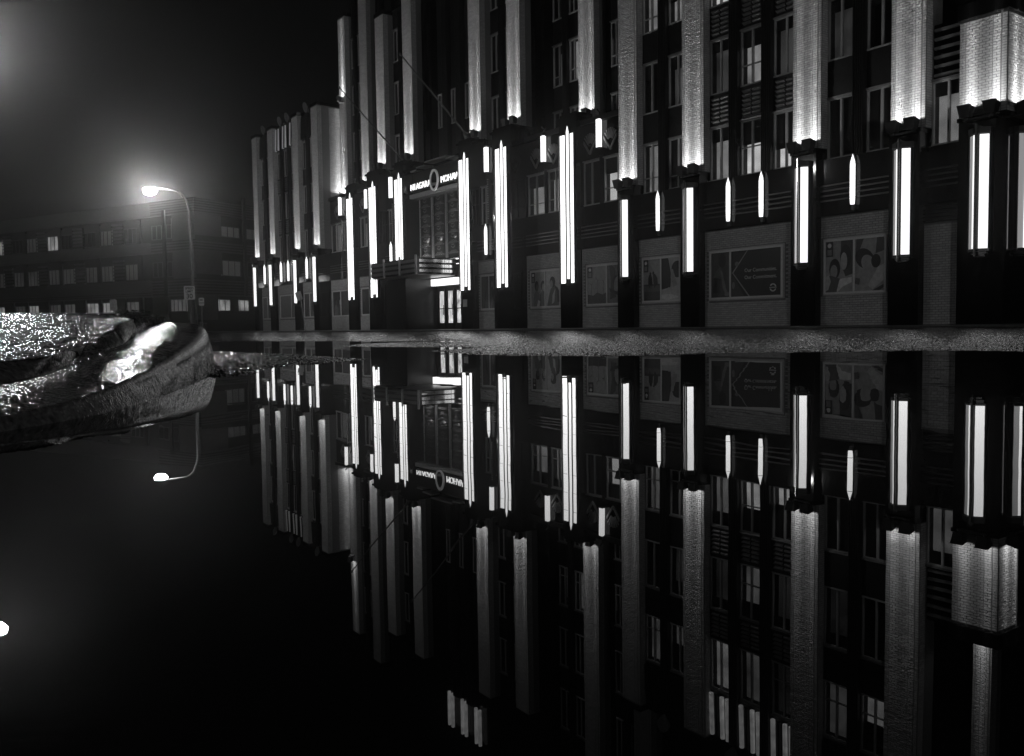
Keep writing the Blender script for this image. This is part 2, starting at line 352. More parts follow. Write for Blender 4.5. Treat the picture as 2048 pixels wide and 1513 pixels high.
def spandrel(x0, x1, Y, z0, z1, orn=False):
    o = box('spandrel', 'dark_metal', B, x0, x1, Y, Y + .3, z0, z1)
    if orn:                       # stepped chevron castings, two stacks
        m = MB(); xm = (x0 + x1) / 2
        n = 6; h = (z1 - z0 - .2) / n
        for i in range(n):
            z = z0 + .12 + i * h
            for sgn in (-1, 1):
                a, b = xm + sgn * .03, xm + sgn * (x1 - x0) * .36
                m.add([(a, Y - .07, z + .035), (b, Y - .07, z + .035), (b + sgn * .08, Y - .03, z + h * .55), (b + sgn * .08, Y, z + h * .55), (b, Y, z - .01), (a, Y, z - .01), (a, Y - .07, z + .065), (b, Y - .07, z + .065), (b + sgn * .08, Y - .03, z + h * .55 + .03), (a, Y, z + .12), (b, Y, z + .12)],
                      [(0, 1, 7, 6), (1, 2, 8, 7), (0, 5, 4, 1), (6, 7, 10, 9), (7, 8, 3, 10), (1, 4, 3, 2)])
        m.build('ornament', 'metal', o)
    return o
def frieze(x0, x1, Y, z0=3.8, z1=5.68, gap=()):
    o = MB().box(x0, x1, Y, Y + .4, z0, z1).build('frieze', 'black_panel', B)
    for i in range(4):            # four raised metal bands
        z = 4.28 + i * .17; a = x0 + .04
        for g0, g1 in list(gap) + [(x1 - .04, x1)]:
            if g0 - a > .05: box('band', 'dark_metal', o, a, g0, Y - .022, Y - .002, z, z + .05)
            a = g1
    return o
POST = {}
def poster_panel(x0, x1, Y, z1=3.8, px=None, bricks=True):
    z0 = side_z((x0 + x1) / 2) - .02
    box('infill_wall', 'mortar', B, x0, x1, Y, Y + .4, z0, z1)
    holes = [(px[0] - .06, px[1] + .06, 1.09, 3.07)] if px else []
    brick_face(x0 + .01, x1 - .01, z0 + .05, z1 - .01, Y, jit=.0015, depth=.012, bl=.21, holes=holes)

# --- brick piers
ZT = 16.35
def brick_pier(x0, x1, Y, z0, z1, back=1.0, name='brick_pier', right=True, skip=False):
    core = box(name, 'mortar', B, x0, x1, Y, Y + back, z0, z1)
    W = x1 - x0; g = .022
    strips = [(x0, x0 + .13 * W), (x0 + .13 * W, x0 + .70 * W), (x0 + .70 * W, x0 + .87 * W), (x0 + .87 * W + g, x1)]
    if not skip:
        for a, b in strips: brick_face(a + .001, b - .001, z0 + .01, z1 - .01, Y, bl=.2)
    if right: brick_face(Y + .02, Y + min(back, .34) - .01, z0 + .01, z1 - .01, x1, axis='x', bl=.17)
    return core, strips

# --- lamps on the black piers
def pier_lamp(cx, Y, label, z0=2.27, z1=5.5):
    t = thing('pier_lamp', (cx, Y, z0 - .3), label, 'wall lamp', 'angled light boxes on the black piers')
    # two glass panels set as a wedge, bright metal nose between, stepped tray, cap
    def panel(nm, m, xa, ya, xb, yb):
        return MB().add([(xa, ya, z0), (xb, yb, z0), (xb, yb, z1), (xa, ya, z1), (xa, ya + .03, z0), (xb, yb + .03, z0), (xb, yb + .03, z1), (xa, ya + .03, z1)],
                        [(0, 1, 2, 3), (4, 7, 6, 5), (0, 4, 5, 1), (3, 2, 6, 7), (0, 3, 7, 4), (1, 5, 6, 2)]).build(nm, m, t)
    panel('glass_panel', 'panel_lit', cx + .075, Y - .26, cx + .275, Y - .10)
    panel('glass_panel', 'panel_oblique_dim', cx - .275, Y - .10, cx - .135, Y - .212)  # weaker emission stands in for the oblique view of this panel
    panel('glass_panel', 'panel_lit', cx - .128, Y - .218, cx - .075, Y - .26)  # bright strip stands in for the reflection beside the nose
    fr = MB()
    for s in (-1, 1):
        fr.box(cx + s * .295 - .018, cx + s * .295 + .018, Y - .12, Y, z0 - .02, z1 + .02)
    fr.prism([(cx - .07, Y - .26), (cx - .03, Y - .29), (cx + .03, Y - .29), (cx + .07, Y - .26), (cx + .07, Y - .05), (cx - .07, Y - .05)], z0 - .02, z1 + .25)
    fr.build('frame', 'dark_metal', t)
    MB().tube([(cx, Y - .31, z0 - .22), (cx, Y - .31, z1 + .3)], .036, 12).build('nose_tube', 'bright_metal', t, smooth=False)
    tr = MB()
    for i in range(3):
        k = 1 - i * .24; tr.prism([(cx - .3 * k, Y), (cx - .3 * k, Y - .11 * k), (cx - .08 * k, Y - .27 * k), (cx + .08 * k, Y - .27 * k), (cx + .3 * k, Y - .11 * k), (cx + .3 * k, Y)], z0 - .08 - i * .07, z0 - .025 - i * .07)
    tr.build('tray', 'dark_metal', t)
    MB().prism([(cx - .32, Y), (cx - .32, Y - .13), (cx - .1, Y - .31), (cx + .1, Y - .31), (cx + .32, Y - .13), (cx + .32, Y)], z1 + .03, z1 + .2).build('cap', 'flood_black', t)
    return t
def twin_flood(cx, Y, z, label, power=UP, spread=.34, single=False, out=.28, face=1):
    t = thing('twin_floodlight', (cx, Y, z - .3), label, 'floodlight', 'floodlights at the feet of the brick piers')
    MB().box(cx - spread - .1, cx + spread + .1, Y - out + .02, Y - .02, z - .34, z - .28).build('bracket', 'flood_black', t)
    for s in ((0,) if single else (-1, 1)):
        x = cx + s * spread; y = Y - out; a, b = .19, .13
        # hopper-shaped housing, wider at the open top
        vs = [(x - b, y - .11, z - .26), (x + b, y - .11, z - .26), (x + b, y + .11, z - .26), (x - b, y + .11, z - .26), (x - a, y - .17, z + .1), (x + a, y - .17, z + .1), (x + a, y + .14, z + .02), (x - a, y + .14, z + .02)]
        MB().add(vs, [(0, 3, 2, 1), (0, 1, 5, 4), (1, 2, 6, 5), (2, 3, 7, 6), (3, 0, 4, 7)]).build('lamp_housing', 'flood_black', t)
        MB().tube([(x, y + .02, z - .34), (x, y + .02, z - .26)], .05, 10).build('yoke', 'flood_black', t)
        spot_up('flood_lamp', t, (x, y, z - .04), power * (1.7 if single else 1))
    return t
def spear_lamp(cx, Y, label, z0=4.06, z1=5.7):
    t = thing('spear_lamp', (cx, Y, z0 - .2), label, 'wall lamp', 'pointed slim lamps on the black band'); r = .085
    def oct_(rr): return [(cx + rr * math.cos(math.pi / 8 + k * math.pi / 4), Y - .12 + rr * math.sin(math.pi / 8 + k * math.pi / 4)) for k in range(8)]
    MB().prism(oct_(r), z0 + .24, z1 - .32).build('glass', 'spear_lit', t)
    m = MB(); p = oct_(r); p2 = oct_(.07)
    m.add([(x, y, z0 + .225) for x, y in p] + [(x, y, z0) for x, y in p2], [tuple(range(8, 16))[::-1]] + [((i + 1) % 8, i, 8 + i, 8 + (i + 1) % 8) for i in range(8)]).build('lower_glass', 'spear_lit', t)
    MB().add([(x, y, z1 - .3) for x, y in p] + [(cx, Y - .12, z1)], [(i, (i + 1) % 8, 8) for i in range(8)]).build('tip', 'spear_lit', t)
    b = MB(); b.prism(oct_(.092), z1 - .318, z1 - .302); b.prism(oct_(.092), z0 + .226, z0 + .239); b.box(cx - .06, cx + .06, Y - .09, Y + .02, z0 - .18, z0 - .01); b.box(cx - .03, cx + .03, Y - .028, Y + .02, z0, z1 - .1)
    b.build('bracket', 'dark_metal', t); return t
def box_lamp(cx, Y, label, z0=8.28, z1=9.53, hook=1):
    t = thing('box_lamp', (cx, Y, z0), label, 'wall lamp', 'square light boxes on the frieze')
    MB().box(cx - .11, cx + .11, Y - .24, Y - .08, z0, z1).build('glass', 'box_lit', t)
    MB().box(cx - .12, cx + .12, Y - .25, Y, z0 - .03, z0 - .004).build('tray', 'dark_metal', t)
    c = MB(); c.box(cx - .13, cx + .13, Y - .26, Y, z1 + .004, z1 + .1)
    c.tube([(cx, Y - .15, z1 + .09), (cx + .05, Y - .15, z1 + .3), (cx - .02, Y - .25, z1 + .45)], .035, 8)
    c.build('cap', 'dark_metal', t); return t
def tube_lamp(cx, Y, label, z0=2.25, z1=9.3):
    t = thing('tube_lamp', (cx, Y, z0 - .1), label, 'wall lamp', 'tall three-tube lamps beside the entrance')
    def strip(xa, xb, d, za, zb, tip=0):
        c = .02; prof = [(xa, Y - .012), (xa, Y - d + c), (xa + c, Y - d), (xb - c, Y - d), (xb, Y - d + c), (xb, Y - .012)]
        m = MB().prism(prof, za, zb)
        if tip: xm = (xa + xb) / 2; m.add([(x, y, zb + .002) for x, y in prof] + [(xm, Y - d * .6, zb + tip)], [(k, (k + 1) % 6, 6) for k in range(6)])
        m.build('light_tube', 'tube_lit', t)
    strip(cx - .54, cx - .2, .04, z0, z1); strip(cx + .2, cx + .5, .04, z0, z1); strip(cx - .075, cx + .085, .045, z0 + .2, z1 + .12, .3)
    f = MB()
    for xa, xb in ((-.17, -.10), (.11, .18)): f.box(cx + xa, cx + xb, Y - .03, Y - .002, z0, z1 + .25)
    for xa in (-.58, .52): f.box(cx + xa, cx + xa + .03, Y - .1, Y - .002, z0 - .03, z1 + .05)
    f.build('spine', 'dark_metal', t)
    b = MB(); b.box(cx - .08, cx + .1, Y - .12, Y - .002, z0 - .1, z0 + .19)
    for z in np.arange(z0 + .9, z1, .93):
        for xa, xb in ((-.53, -.21), (.21, .49)): b.box(cx + xa, cx + xb, Y - .048, Y - .042, z, z + .014)
    b.build('clips', 'dark_metal', t)
    return t

ROW = [(5.72, 7.75), (9.0, 11.05), (12.3, 14.35)]
YB, YW = 26.2, 26.5        # infill and window planes of the wings
WINGP = [16.4, 20.07, 25.27, 28.92]
LIT = {   # (side, bay, column, row) -> (lit, blind, rail)
 (1, 0, 0, 0): ('mid', 0, 6.35), (1, 0, 1, 0): ('dark', .75, 6.25), (1, 0, 0, 1): ('dark', .3, None), (1, 0, 1, 1): ('low', .25, None), (1, 0, 0, 2): ('mid', 0, 12.9), (1, 0, 1, 2): ('mid', .55, None),
 (1, 1, 0, 0): ('mid', .25, None), (1, 1, 1, 0): ('bright', .42, 6.75), (1, 1, 2, 0): ('bright', .62, None), (1, 1, 0, 1): ('low', .2, None), (1, 1, 1, 1): ('mid', .3, 9.75), (1, 1, 2, 1): ('low', .2, None),
 (1, 1, 0, 2): ('bright', 0, None), (1, 1, 1, 2): ('mid', 0, None), (1, 1, 2, 2): ('low', 0, 13), (1, 2, 0, 0): ('dark', .9, None), (1, 2, 1, 0): ('dark', .9, None), (1, 2, 0, 1): ('low', .2, None), (1, 2, 1, 1): ('dark', .3, None), (1, 2, 0, 2): ('mid', 0, 13), (1, 2, 1, 2): ('bright', .5, 13),
 (-1, 0, 0, 0): ('mid', .2, None), (-1, 1, 0, 1): ('mid', 0, None), (-1, 1, 1, 1): ('mid', .4, None), (-1, 2, 0, 1): ('low', 0, None), (-1, 0, 1, 1): ('low', 0, None), (-1, 1, 0, 0): ('mid', .5, None)}
for s in (-1, 1):
    side = 'left' if s < 0 else 'right'
    a, b = sx(s, 15.9, 29.5)
    box('wing_body', 'black_panel', B, a + .02, b - .02, 27.02, 38, .05, 16.2)
    for k, c in enumerate(WINGP):
        c *= s
        MB().box(c - .5, c + .5, 25.9, 26.6, -.05, 5.98).build('stone_pier', 'black_stone', B)
        MB().box(c - .53, c + .53, 25.87, 26.6, 5.985, 6.1).build('pier_cap', 'black_panel', B)
        brick_pier(c - .57, c + .57, 26.08, 6.1, ZT, back=.9)
        box('coping', 'black_panel', B, c - .6, c + .6, 26.02, 27.1, ZT + .003, ZT + .22)
    for k in range(3):
        c0, c1 = sorted((WINGP[k] * s, WINGP[k + 1] * s)); x0, x1 = c0 + .5, c1 - .5
        n = 3 if k == 1 else 2; mw = .42; ww = (c1 - c0 - 1.14 - mw * (n - 1)) / n
        xs = [c0 + .57 + i * (ww + mw) for i in range(n)]
        order = range(n) if s > 0 else range(n - 1, -1, -1)
        gaps = [(x + ww + mw / 2 - .1, x + ww + mw / 2 + .1) for x in xs[:-1]]
        frieze(x0, x1, 26.12, gap=gaps)
        for x in xs[:-1]:
            mullion(x + ww + .002, x + ww + mw - .002, 26.2, 5.7, 16.25)
        for j, i in enumerate(order):
            for r, (z0, z1) in enumerate(ROW):
                lit, bl, rail = LIT.get((s, k, i if s > 0 else j, r), ('dark', 0, None))
                window(xs[i], xs[i] + ww, z0, z1, YW, lit, 2, rail, True, bl)
                if r < 2: spandrel(xs[i], xs[i] + ww, 26.42, z1 + .052, ROW[r + 1][0] - .002, orn=(k == 1))
            # crown of metal fins above the top windows, their light put in as emission
            spandrel(xs[i], xs[i] + ww, 26.44, 14.41, 16.2)
            for q in range(4):
                xq = xs[i] + ww * (q + .5) / 4
                MB().tube([(xq, 26.30, 14.5), (xq, 26.36, 16.2)], .09 if k == 1 else .06, 8).build('fin', ('fin_baked_lit' if s > 0 else 'fin_baked_dim') if (k == 1 and q != 1) else 'dark_metal', B)
            box('parapet', 'black_panel', B, xs[i], xs[i] + ww, 26.4, 27.0, 16.22, 16.5)
        for x in xs[:-1]:        # shell finial above each mullion
            xm = x + ww + mw / 2; m = MB(); ctr = (xm, 26.2, 16.25); ring = [ctr]
            for q in range(13):
                t = math.pi * (q / 12) * 1.0; ring.append((xm - .36 * math.cos(t), 26.18 - .10 * math.sin(t), 16.3 + .34 + .34 * math.sin(t) * (1 + .12 * (q % 2))))
            ring2 = [(p[0], p[1] + .08, p[2]) for p in ring]; nn = len(ring)
            m.add(ring + ring2, [(0, i, i + 1)[::-1] for i in range(1, nn - 1)] + [(nn, nn + i, nn + i + 1) for i in range(1, nn - 1)] + [(i, nn + i, nn + i + 1, i + 1) for i in range(1, nn - 1)])
            m.build('shell_finial', 'metal', B)
# the return of the left wing towards the taller middle block
for s in (-1, 1):
    xr = 15.9 * s
    box('wing_return', 'mortar', B, *( (xr - .5, xr) if s < 0 else (xr, xr + .5) ), 26.99, 29.4, 6.1, ZT)
    if s < 0:
        brick_face(26.99, 28.1, 6.15, ZT - .02, xr, axis='x')
        brick_face(26.2, 26.98, 6.15, ZT - .02, xr + .01, axis='x')
    box('coping', 'black_panel', B, *( (xr - .55, xr + .04) if s < 0 else (xr - .04, xr + .55) ), 27.12, 29.4, ZT + .003, ZT + .2)
    box('stone_return', 'black_stone', B, *( (xr - .45, xr + .0) if s < 0 else (xr, xr + .45) ), 26.62, 28.6, 0, 6.08)

# pier by pier panels and posters of the wings
PP = {}
for s in (-1, 1):
    for k, (a, b, p, q) in enumerate(((16.9, 19.57, 17.15, 19.33), (20.57, 24.77, 20.85, 24.25), (25.77, 28.42, 25.92, 28.22))):
        x0, x1 = sx(s, a, b); pw = sx(s, p, q); poster_panel(x0, x1, YB, px=pw); PP[(s, k)] = pw
# low corner block at the right end
CX = 31.27
MB().box(30.6, 31.92, 25.9, 28.5, -.05, 5.98).build('stone_pier', 'black_stone', B)
MB().box(30.56, 31.95, 25.87, 28.5, 5.985, 6.1).build('pier_cap', 'black_panel', B)
box('corner_body', 'black_panel', B, 29.52, 31.6, 27.05, 37, .05, 9.1)
core, strips = brick_pier(30.55, 31.9, 26.0, 6.1, 8.92, back=1.2, skip=True)
brick_face(26.02, 27.1, 6.11, 8.9, 31.9, axis='x')
BM = {}
for a, b in strips:
    for r, l, rr, z0, z1 in courses(a + .001, b - .001, 6.11, 8.91):
        key = round((rr - l) * 250)
        if key not in BM:
            t = MB(); hw = (rr - l) / 2; brick5(t, -hw, hw, -.012, .004, 0, z1 - z0, 'y')
            me = bpy.data.meshes.new('brick'); me.from_pydata(t.v, [], t.f); me.materials.append(MAT['brick']); BM[key] = me
        o = link('brick', BM[key], core); o.location = ((l + rr) / 2, 26.0 + random.uniform(-.0025, .0025), z0)
for i, (a, b) in enumerate(((30.5, 31.0), (31.0, 31.5), (31.5, 31.98))): box('coping', 'black_panel', B, a + .004, b - .004, 25.93, 27.2, 8.925 + .0, 9.36)
box('coping', 'black_panel', B, 31.3, 31.98, 27.21, 31, 8.925, 9.36)
poster_panel(29.42, 30.6, YB, z1=3.2); PP.pop('x', None)
o = box('louvre', 'dark_metal', B, 29.42, 30.58, 26.3, 26.55, 3.21, 3.79)
for i in range(5): box('slat', 'dark_metal', o, 29.45, 30.56, 26.2, 26.298, 3.26 + i * .11, 3.29 + i * .11)
frieze(29.42, 30.58, 26.14, z0=3.8, z1=5.5)
window(29.5, 30.53, 5.55, 7.5, YW, 'mid', 2, None, True, .22)
o = box('louvre', 'black_panel', B, 29.5, 30.53, 26.5, 26.8, 7.56, 9.2)
for i in range(6): box('slat', 'metal', o, 29.56, 30.4, 26.40, 26.498, 7.62 + i * .27, 7.70 + i * .27)
# set-back storeys behind the corner block
box('setback_body', 'black_panel', B, 28.6, 31.3, 28.4, 38, 9.2, 16.4)
brick_pier(28.75, 29.4, 27.75, 9.4, 16.2, back=.6, right=True); brick_pier(30.35, 30.95, 27.75, 9.4, 16.2, back=.6)
twin_flood(29.05, 27.7, 9.75, 'single black floodlight on the roof ledge left of the low brick corner block', single=True, power=UP * .6, spread=.1)
twin_flood(30.65, 27.7, 9.75, 'single black floodlight behind the coping of the low brick corner block', single=True, power=UP * .6, spread=.1)

# ------------------------------------------------------------------ middle block
box('middle_body', 'black_panel', B, -15.88, 15.88, 28.92, 40, .05, 23.6)
for s in (-1, 1):
    # portal piers with tube lamps (inner two pairs), outer pair set back
    a, b = sx(s, 3.1, 4.3); MB().box(a, b, 26.0, 27.4, -.05, 10.1).build('stone_pier', 'black_stone', B)
    a, b = sx(s, 6.35, 8.05); MB().box(a, b, 26.0, 27.6, -.05, 10.1).build('stone_pier', 'black_stone', B)
    a, b = sx(s, 11.15, 12.4); MB().box(a, b, 26.57, 27.6, -.05, 9.9).build('stone_pier', 'black_stone', B)
    for (p, q, y, z) in ((3.0, 4.4, 25.92, 10.1), (6.25, 8.15, 25.92, 10.1), (11.05, 12.5, 26.5, 9.9)):
        a, b = sx(s, p, q); o = box('pier_cap', 'black_panel', B, a, b, y, 27.62, z + .003, z + .12); box('step', 'black_panel', o, a + .12, b - .12, y + .1, 27.6, z + .121, z + .26)
    for c, y, z0, z1 in ((3.7, 26.75, 10.37, 20.6), (7.3, 26.75, 10.37, 20.2), (11.75, 27.8, 10.03, 23.6), (15.25, 27.85, 10.0, 22.6)):
        c *= s; w2 = .58
        brick_pier(c - w2, c + w2, y, z0, z1, back=.7); box('coping', 'black_panel', B, c - w2 - .03, c + w2 + .03, y - .05, y + .8, z1 + .003, z1 + .25)
    # bay between the two inner tube lamps
    a, b = sx(s, 4.3, 6.35); poster_panel(a, b, 26.4, px=(a + .25, b - .2)); PP[(s, 'n')] = (a + .25, b - .2)
    frieze(a, b, 26.35, z1=5.7, gap=[(5.33 * s - .1, 5.33 * s + .1)])
    for j, (p, q) in enumerate(((4.36, 5.2), (5.48, 6.3))):
        p, q = sx(s, p, q); window(p, q, 5.72, 7.75, 26.7, 'low' if (s > 0) == (j == 0) else 'dark', 2, 6.9, True, .2)
    mullion(5.33 * s - .12, 5.33 * s + .12, 26.42, 5.72, 8.0)
    bd = MB()
    for z in np.arange(5.95, 8.0, .12): bd.box(5.33 * s - .03, 5.33 * s + .03, 26.37, 26.418, z, z + .06)
    bd.build('bead_strip', 'metal', B)
    box('frieze', 'black_panel', B, a, b, 26.5, 27.4, 7.82, 10.05)
    spear_lamp(5.33 * s, 26.33, 'pointed slim lamp between the two tube lamps just %s of the entrance' % ('right' if s > 0 else 'left'))
    box_lamp(5.36 * s, 26.46, 'square light box high between the two tube lamps just %s of the entrance' % ('right' if s > 0 else 'left'), 8.4, 9.68)
    # the two bays each side beyond
    for k, (p, q, m_) in enumerate(((8.07, 11.13, 9.7), (12.42, 15.88, 13.8))):
        a, b = sx(s, p, q); pw = sx(s, p + .36, q - .28); poster_panel(a, b, 26.85, px=pw); PP[(s, 'm%d' % k)] = pw
        frieze(a, b, 26.8, z1=5.75)
        mm = m_ * s; mullion(mm - .13, mm + .13, 26.86, 5.76, 7.95)
        lit = {(1, 0): (('mid', .3, 6.35), ('mid', .2, 6.4)), (1, 1): (('dark', .9, None), ('bright', .35, 6.4)), (-1, 0): (('low', .2, None), ('mid', 0, None)), (-1, 1): (('low', 0, None), ('low', .3, None))}[(s, k)]
        w_ = sorted([(a + .1, mm - .13), (mm + .13, b - .1)])
        for (u, v), l in zip(w_, lit): window(u, v, 5.78, 7.8, 27.0, l[0], 2, l[2], True, l[1])
        fz = box('frieze', 'black_panel', B, a, b, 26.9, 27.7, 7.9, 9.72)
        box('cornice', 'dark_metal', fz, a, b, 26.78, 26.898, 9.5, 9.74)
        for i, xo in enumerate((mm - .78, mm + .62)):      # fan and chevron castings of the frieze
            m = MB()
            for t in np.linspace(.25 * math.pi, .75 * math.pi, 7):
                x1_, z1_ = xo + .52 * math.cos(t), 8.45 + .62 * math.sin(t)
                dx, dz = .028 * math.sin(t), -.028 * math.cos(t)
                m.plate([(xo + .16 * math.cos(t) - dx, 8.45 + .16 * math.sin(t) - dz), (xo + .16 * math.cos(t) + dx, 8.45 + .16 * math.sin(t) + dz), (x1_ + dx, z1_ + dz), (x1_ - dx, z1_ - dz)], 26.86, 26.899)
            for sg in (-1, 1): m.plate([(xo + sg * .02, 8.08), (xo + sg * .42, 8.62), (xo + sg * .42, 8.76), (xo + sg * .02, 8.24)][::sg], 26.84, 26.899)
            m.build('fan_ornament', 'metal', fz)
        nm = ('second' if k == 0 else 'outermost'); box_lamp(mm, 26.9, '%s square light box on the frieze %s of the entrance' % (nm, 'right' if s > 0 else 'left'))
        # upper windows of the middle block
        pp = sorted([(a + .5, mm - .16), (mm + .16, b - (.5 if k == 0 else 1.2))]) if s > 0 else sorted([(a + (.5 if k == 0 else 1.2), mm - .16), (mm + .16, b - .5)])
        mullion(mm - .16, mm + .16, 28.1, 9.74, 23.4)
        for (u, v) in pp:
            for r in range(4):
                z0 = 9.0 + 3.3 * r; lt = ('dark', .3, None)
                if s > 0 and k == 0 and r == 1: lt = ('mid', 0, 12.9) if u > mm - .2 else ('low', .2, 12.8)
                if s > 0 and k == 1 and r == 1: lt = ('mid', .35, 12.8)
                if s < 0 and k == 0 and r == 1: lt = ('low', 0, None)
                window(u, v, max(z0, 9.76), z0 + 2.05, 28.4, lt[0], 2, lt[2], True, lt[1])
                spandrel(u, v, 28.35, z0 + 2.105, z0 + 3.298 if r < 3 else 23.4)
    # wall between the inner brick piers above the portal
    a, b = sx(s, 4.3, 6.7); mullion(5.5 * s - .2, 5.5 * s + .2, 27.2, 10.1, 20.1)
    for r in range(3):
        z0 = 10.6 + 3.3 * r
        for u, v in ((a, 5.5 * s - .2), (5.5 * s + .2, b)):
            window(u, v, z0, z0 + 2.0, 27.5, 'dark', 2, None, True, .4); spandrel(u, v, 27.42, z0 + 2.06, z0 + 3.29)
    a, b = sx(s, 3.0, 8.0); box('portal_body', 'black_panel', B, a, b, 28.02, 28.9, 10.1, 20.2)

# ------------------------------------------------------------------ entrance
er = box('entrance_recess', 'black_stone', B, -3.08, 3.08, 27.0, 28.0, -.05, 10.1)
gp = box('grille_panel', 'black_panel', B, -2.6, 2.6, 26.62, 26.9, 4.2, 8.0)
for i in range(3):
    xo = -1.55 + 1.55 * i
    for r in range(6):
        z = 4.45 + r * .58; m = MB()
        for q, (hw, dz) in enumerate(((.55, .0), (.42, .07), (.28, .14))): m.box(xo - hw, xo + hw, 26.50 + q * .03, 26.618, z + dz, z + dz + .045)
        for sg in (-1, 1): m.plate([(xo, z + .26), (xo + sg * .22, z + .36), (xo + sg * .22, z + .44), (xo, z + .34)][::sg], 26.52, 26.618)
        m.plate([(xo - .1, z + .46), (xo + .1, z + .46), (xo + .16, z + .53), (xo - .16, z + .53)], 26.5, 26.618)
        m.build('ornament', 'bright_metal', gp)
    for sg in (-1, 1): box('grille_bar', 'metal', gp, xo + sg * .7 - .02, xo + sg * .7 + .02, 26.56, 26.618, 4.25, 7.95)
box('lintel', 'metal', B, -2.95, 2.95, 26.3, 26.95, 8.02, 8.25); box('lintel', 'bright_metal', B, -2.85, 2.85, 26.42, 26.95, 7.86, 8.018)
fl = MB()
for i in range(40): fl.prism([(-3.0 + i * .15, 26.6), (-2.94 + i * .15, 26.52), (-2.88 + i * .15, 26.6)], 8.27, 9.55)
fl.box(-3.06, 3.06, 26.6, 26.98, 8.252, 9.6); fl.build('fluted_panel', 'dark_metal', B)
for i, (x0, x1, z) in enumerate(((-2.9, -2.2, 9.55), (-2.2, -1.2, 9.68), (-1.2, 1.2, 9.85), (1.2, 2.2, 9.68), (2.2, 2.9, 9.55))): box('stepped_crest', 'metal', B, x0 + .004, x1 - .004, 26.35, 26.98, z + (.06 if i % 2 == 0 else .063), z + .14)
for i in range(3):     # narrow lit slots above the entrance, and fins with light put in as emission
    x0 = -1.9 + 1.5 * i; 
    window(x0, x0 + .75, 12.2, 14.2, 27.85, 'low', 2, None, False, 0); spandrel(x0, x0 + .75, 27.8, 10.15, 12.18); spandrel(x0, x0 + .75, 27.8, 14.22, 20.0)
    if i < 2: mullion(x0 + .85, x0 + 1.4, 27.55, 10.15, 22.4)
    for q in (0, 1): MB().tube([(x0 + .2 + .4 * q, 27.7, 22.4), (x0 + .2 + .4 * q, 27.7, 24.5)], .11, 8).build('fin', 'fin_baked_lit', B)
box('tower_crown', 'black_panel', B, -3.1, 3.1, 27.9, 29, 20.0, 24.6)
# canopy
cn = MB().box(-2.7, 2.7, 23.5, 26.0, 3.16, 4.02).build('canopy', 'black_panel', B)
for i in range(3):
    z = 3.24 + .27 * i
    box('canopy_band', 'bright_metal', cn, -2.62, 2.62, 23.44, 23.498, z, z + .16)
    for q in range(3): box('canopy_band', 'bright_metal', cn, 2.702, 2.76, 23.62 + q * .8, 24.4 + q * .8 - .01, z, z + .16)
for x in (-2.72, -.95, .9, 2.72): MB().tube([(x, 23.42, 3.1), (x, 23.42, 4.16)], .06, 10).build('canopy_post', 'metal', cn)
box('canopy_soffit', 'metal', cn, -2.6, 2.6, 23.6, 25.98, 3.1, 3.158)
box('cove_light', 'cove_lit', cn, -2.4, 1.3, 25.7, 25.8, 4.03, 4.07)
# doors, vestibule and the light box above the doors
box('vestibule', 'matt_black', B, -3.05, -.6, 24.6, 26.98, 0, 3.09)
dr = box('door_surround', 'dark_metal', B, -.58, 3.05, 26.7, 26.98, .1, 3.09)
for i in range(3):
    x0 = -.4 + i * .95
    d = MB(); d.box(x0, x0 + .86, 26.62, 26.698, .18, .5); d.box(x0, x0 + .16, 26.62, 26.698, .5, 2.35); d.box(x0 + .70, x0 + .86, 26.62, 26.698, .5, 2.35); d.box(x0, x0 + .86, 26.62, 26.698, 2.35, 2.5)
    d = d.build('door', 'dark_metal', B); box('pane', 'door_lit', d, x0 + .165, x0 + .695, 26.66, 26.67, .505, 2.345); MB().tube([(x0 + .72, 26.56, .95), (x0 + .72, 26.56, 1.55)], .02, 8).build('handle', 'bright_metal', d)
    box('door_rail', 'dark_metal', d, x0 + .165, x0 + .695, 26.63, 26.659, 1.3, 1.36)
lb = thing('light_box', (.9, 26.3, 2.6), 'bright white light box over the entrance doors under the canopy', 'lamp')
MB().box(-.45, 2.3, 26.2, 26.45, 2.66, 3.04).build('glass', 'box_lit', lb); box('housing', 'dark_metal', lb, -.5, 2.35, 26.45, 26.68, 2.62, 3.08)

# ------------------------------------------------------------------ lamps along the facade
allp = sorted([(-c, 25.9) for c in WINGP] + [(c, 25.9) for c in WINGP] + [(CX, 25.9)])
nice = {0: 'far left end of', 1: 'second stone pier of', 2: 'third stone pier of', 3: 'innermost stone pier of'}
for i, (c, y) in enumerate(allp):
    if c < 0: lab = 'glowing wedge light box on the %s pier of the left wing, counted from the left' % ord_(i); 
    elif c < 30: lab = 'glowing wedge light box on the %s pier of the right wing, counted from the entrance' % ord_(i - 4)
    else: lab = 'glowing wedge light box on the front of the low corner block at far right'
    pier_lamp(c, y, lab)
    if c < 0: fl_ = 'black twin floodlight above the %s wedge light box of the left wing from the left' % ord_(i)
    elif c < 30: fl_ = 'black twin floodlight above the %s wedge light box of the right wing from the entrance' % ord_(i - 4)
    else: fl_ = 'black twin floodlight above the wedge light box of the low corner block'
    twin_flood(c, 26.05 if c < 30 else 25.97, 6.3, fl_, out=.28, spread=.3 if c < 30 else .36)
t = pier_lamp(0, 0, 'glowing wedge light box on the side face of the corner block at the right edge')
t.location = (31.92, 26.75, 2); t.rotation_euler = (0, 0, math.pi / 2)
for ch in t.children: ch.matrix_parent_inverse = Matrix.Translation((0, 0, -2.0))
t = twin_flood(0, 0, 6.3, 'black twin floodlight on the side face of the corner block at the right edge', spread=.3)
t.location = (31.9, 26.75, 6.0); t.rotation_euler = (0, 0, math.pi / 2)
for ch in t.children: ch.matrix_parent_inverse = Matrix.Translation((0, 0, -6.0))
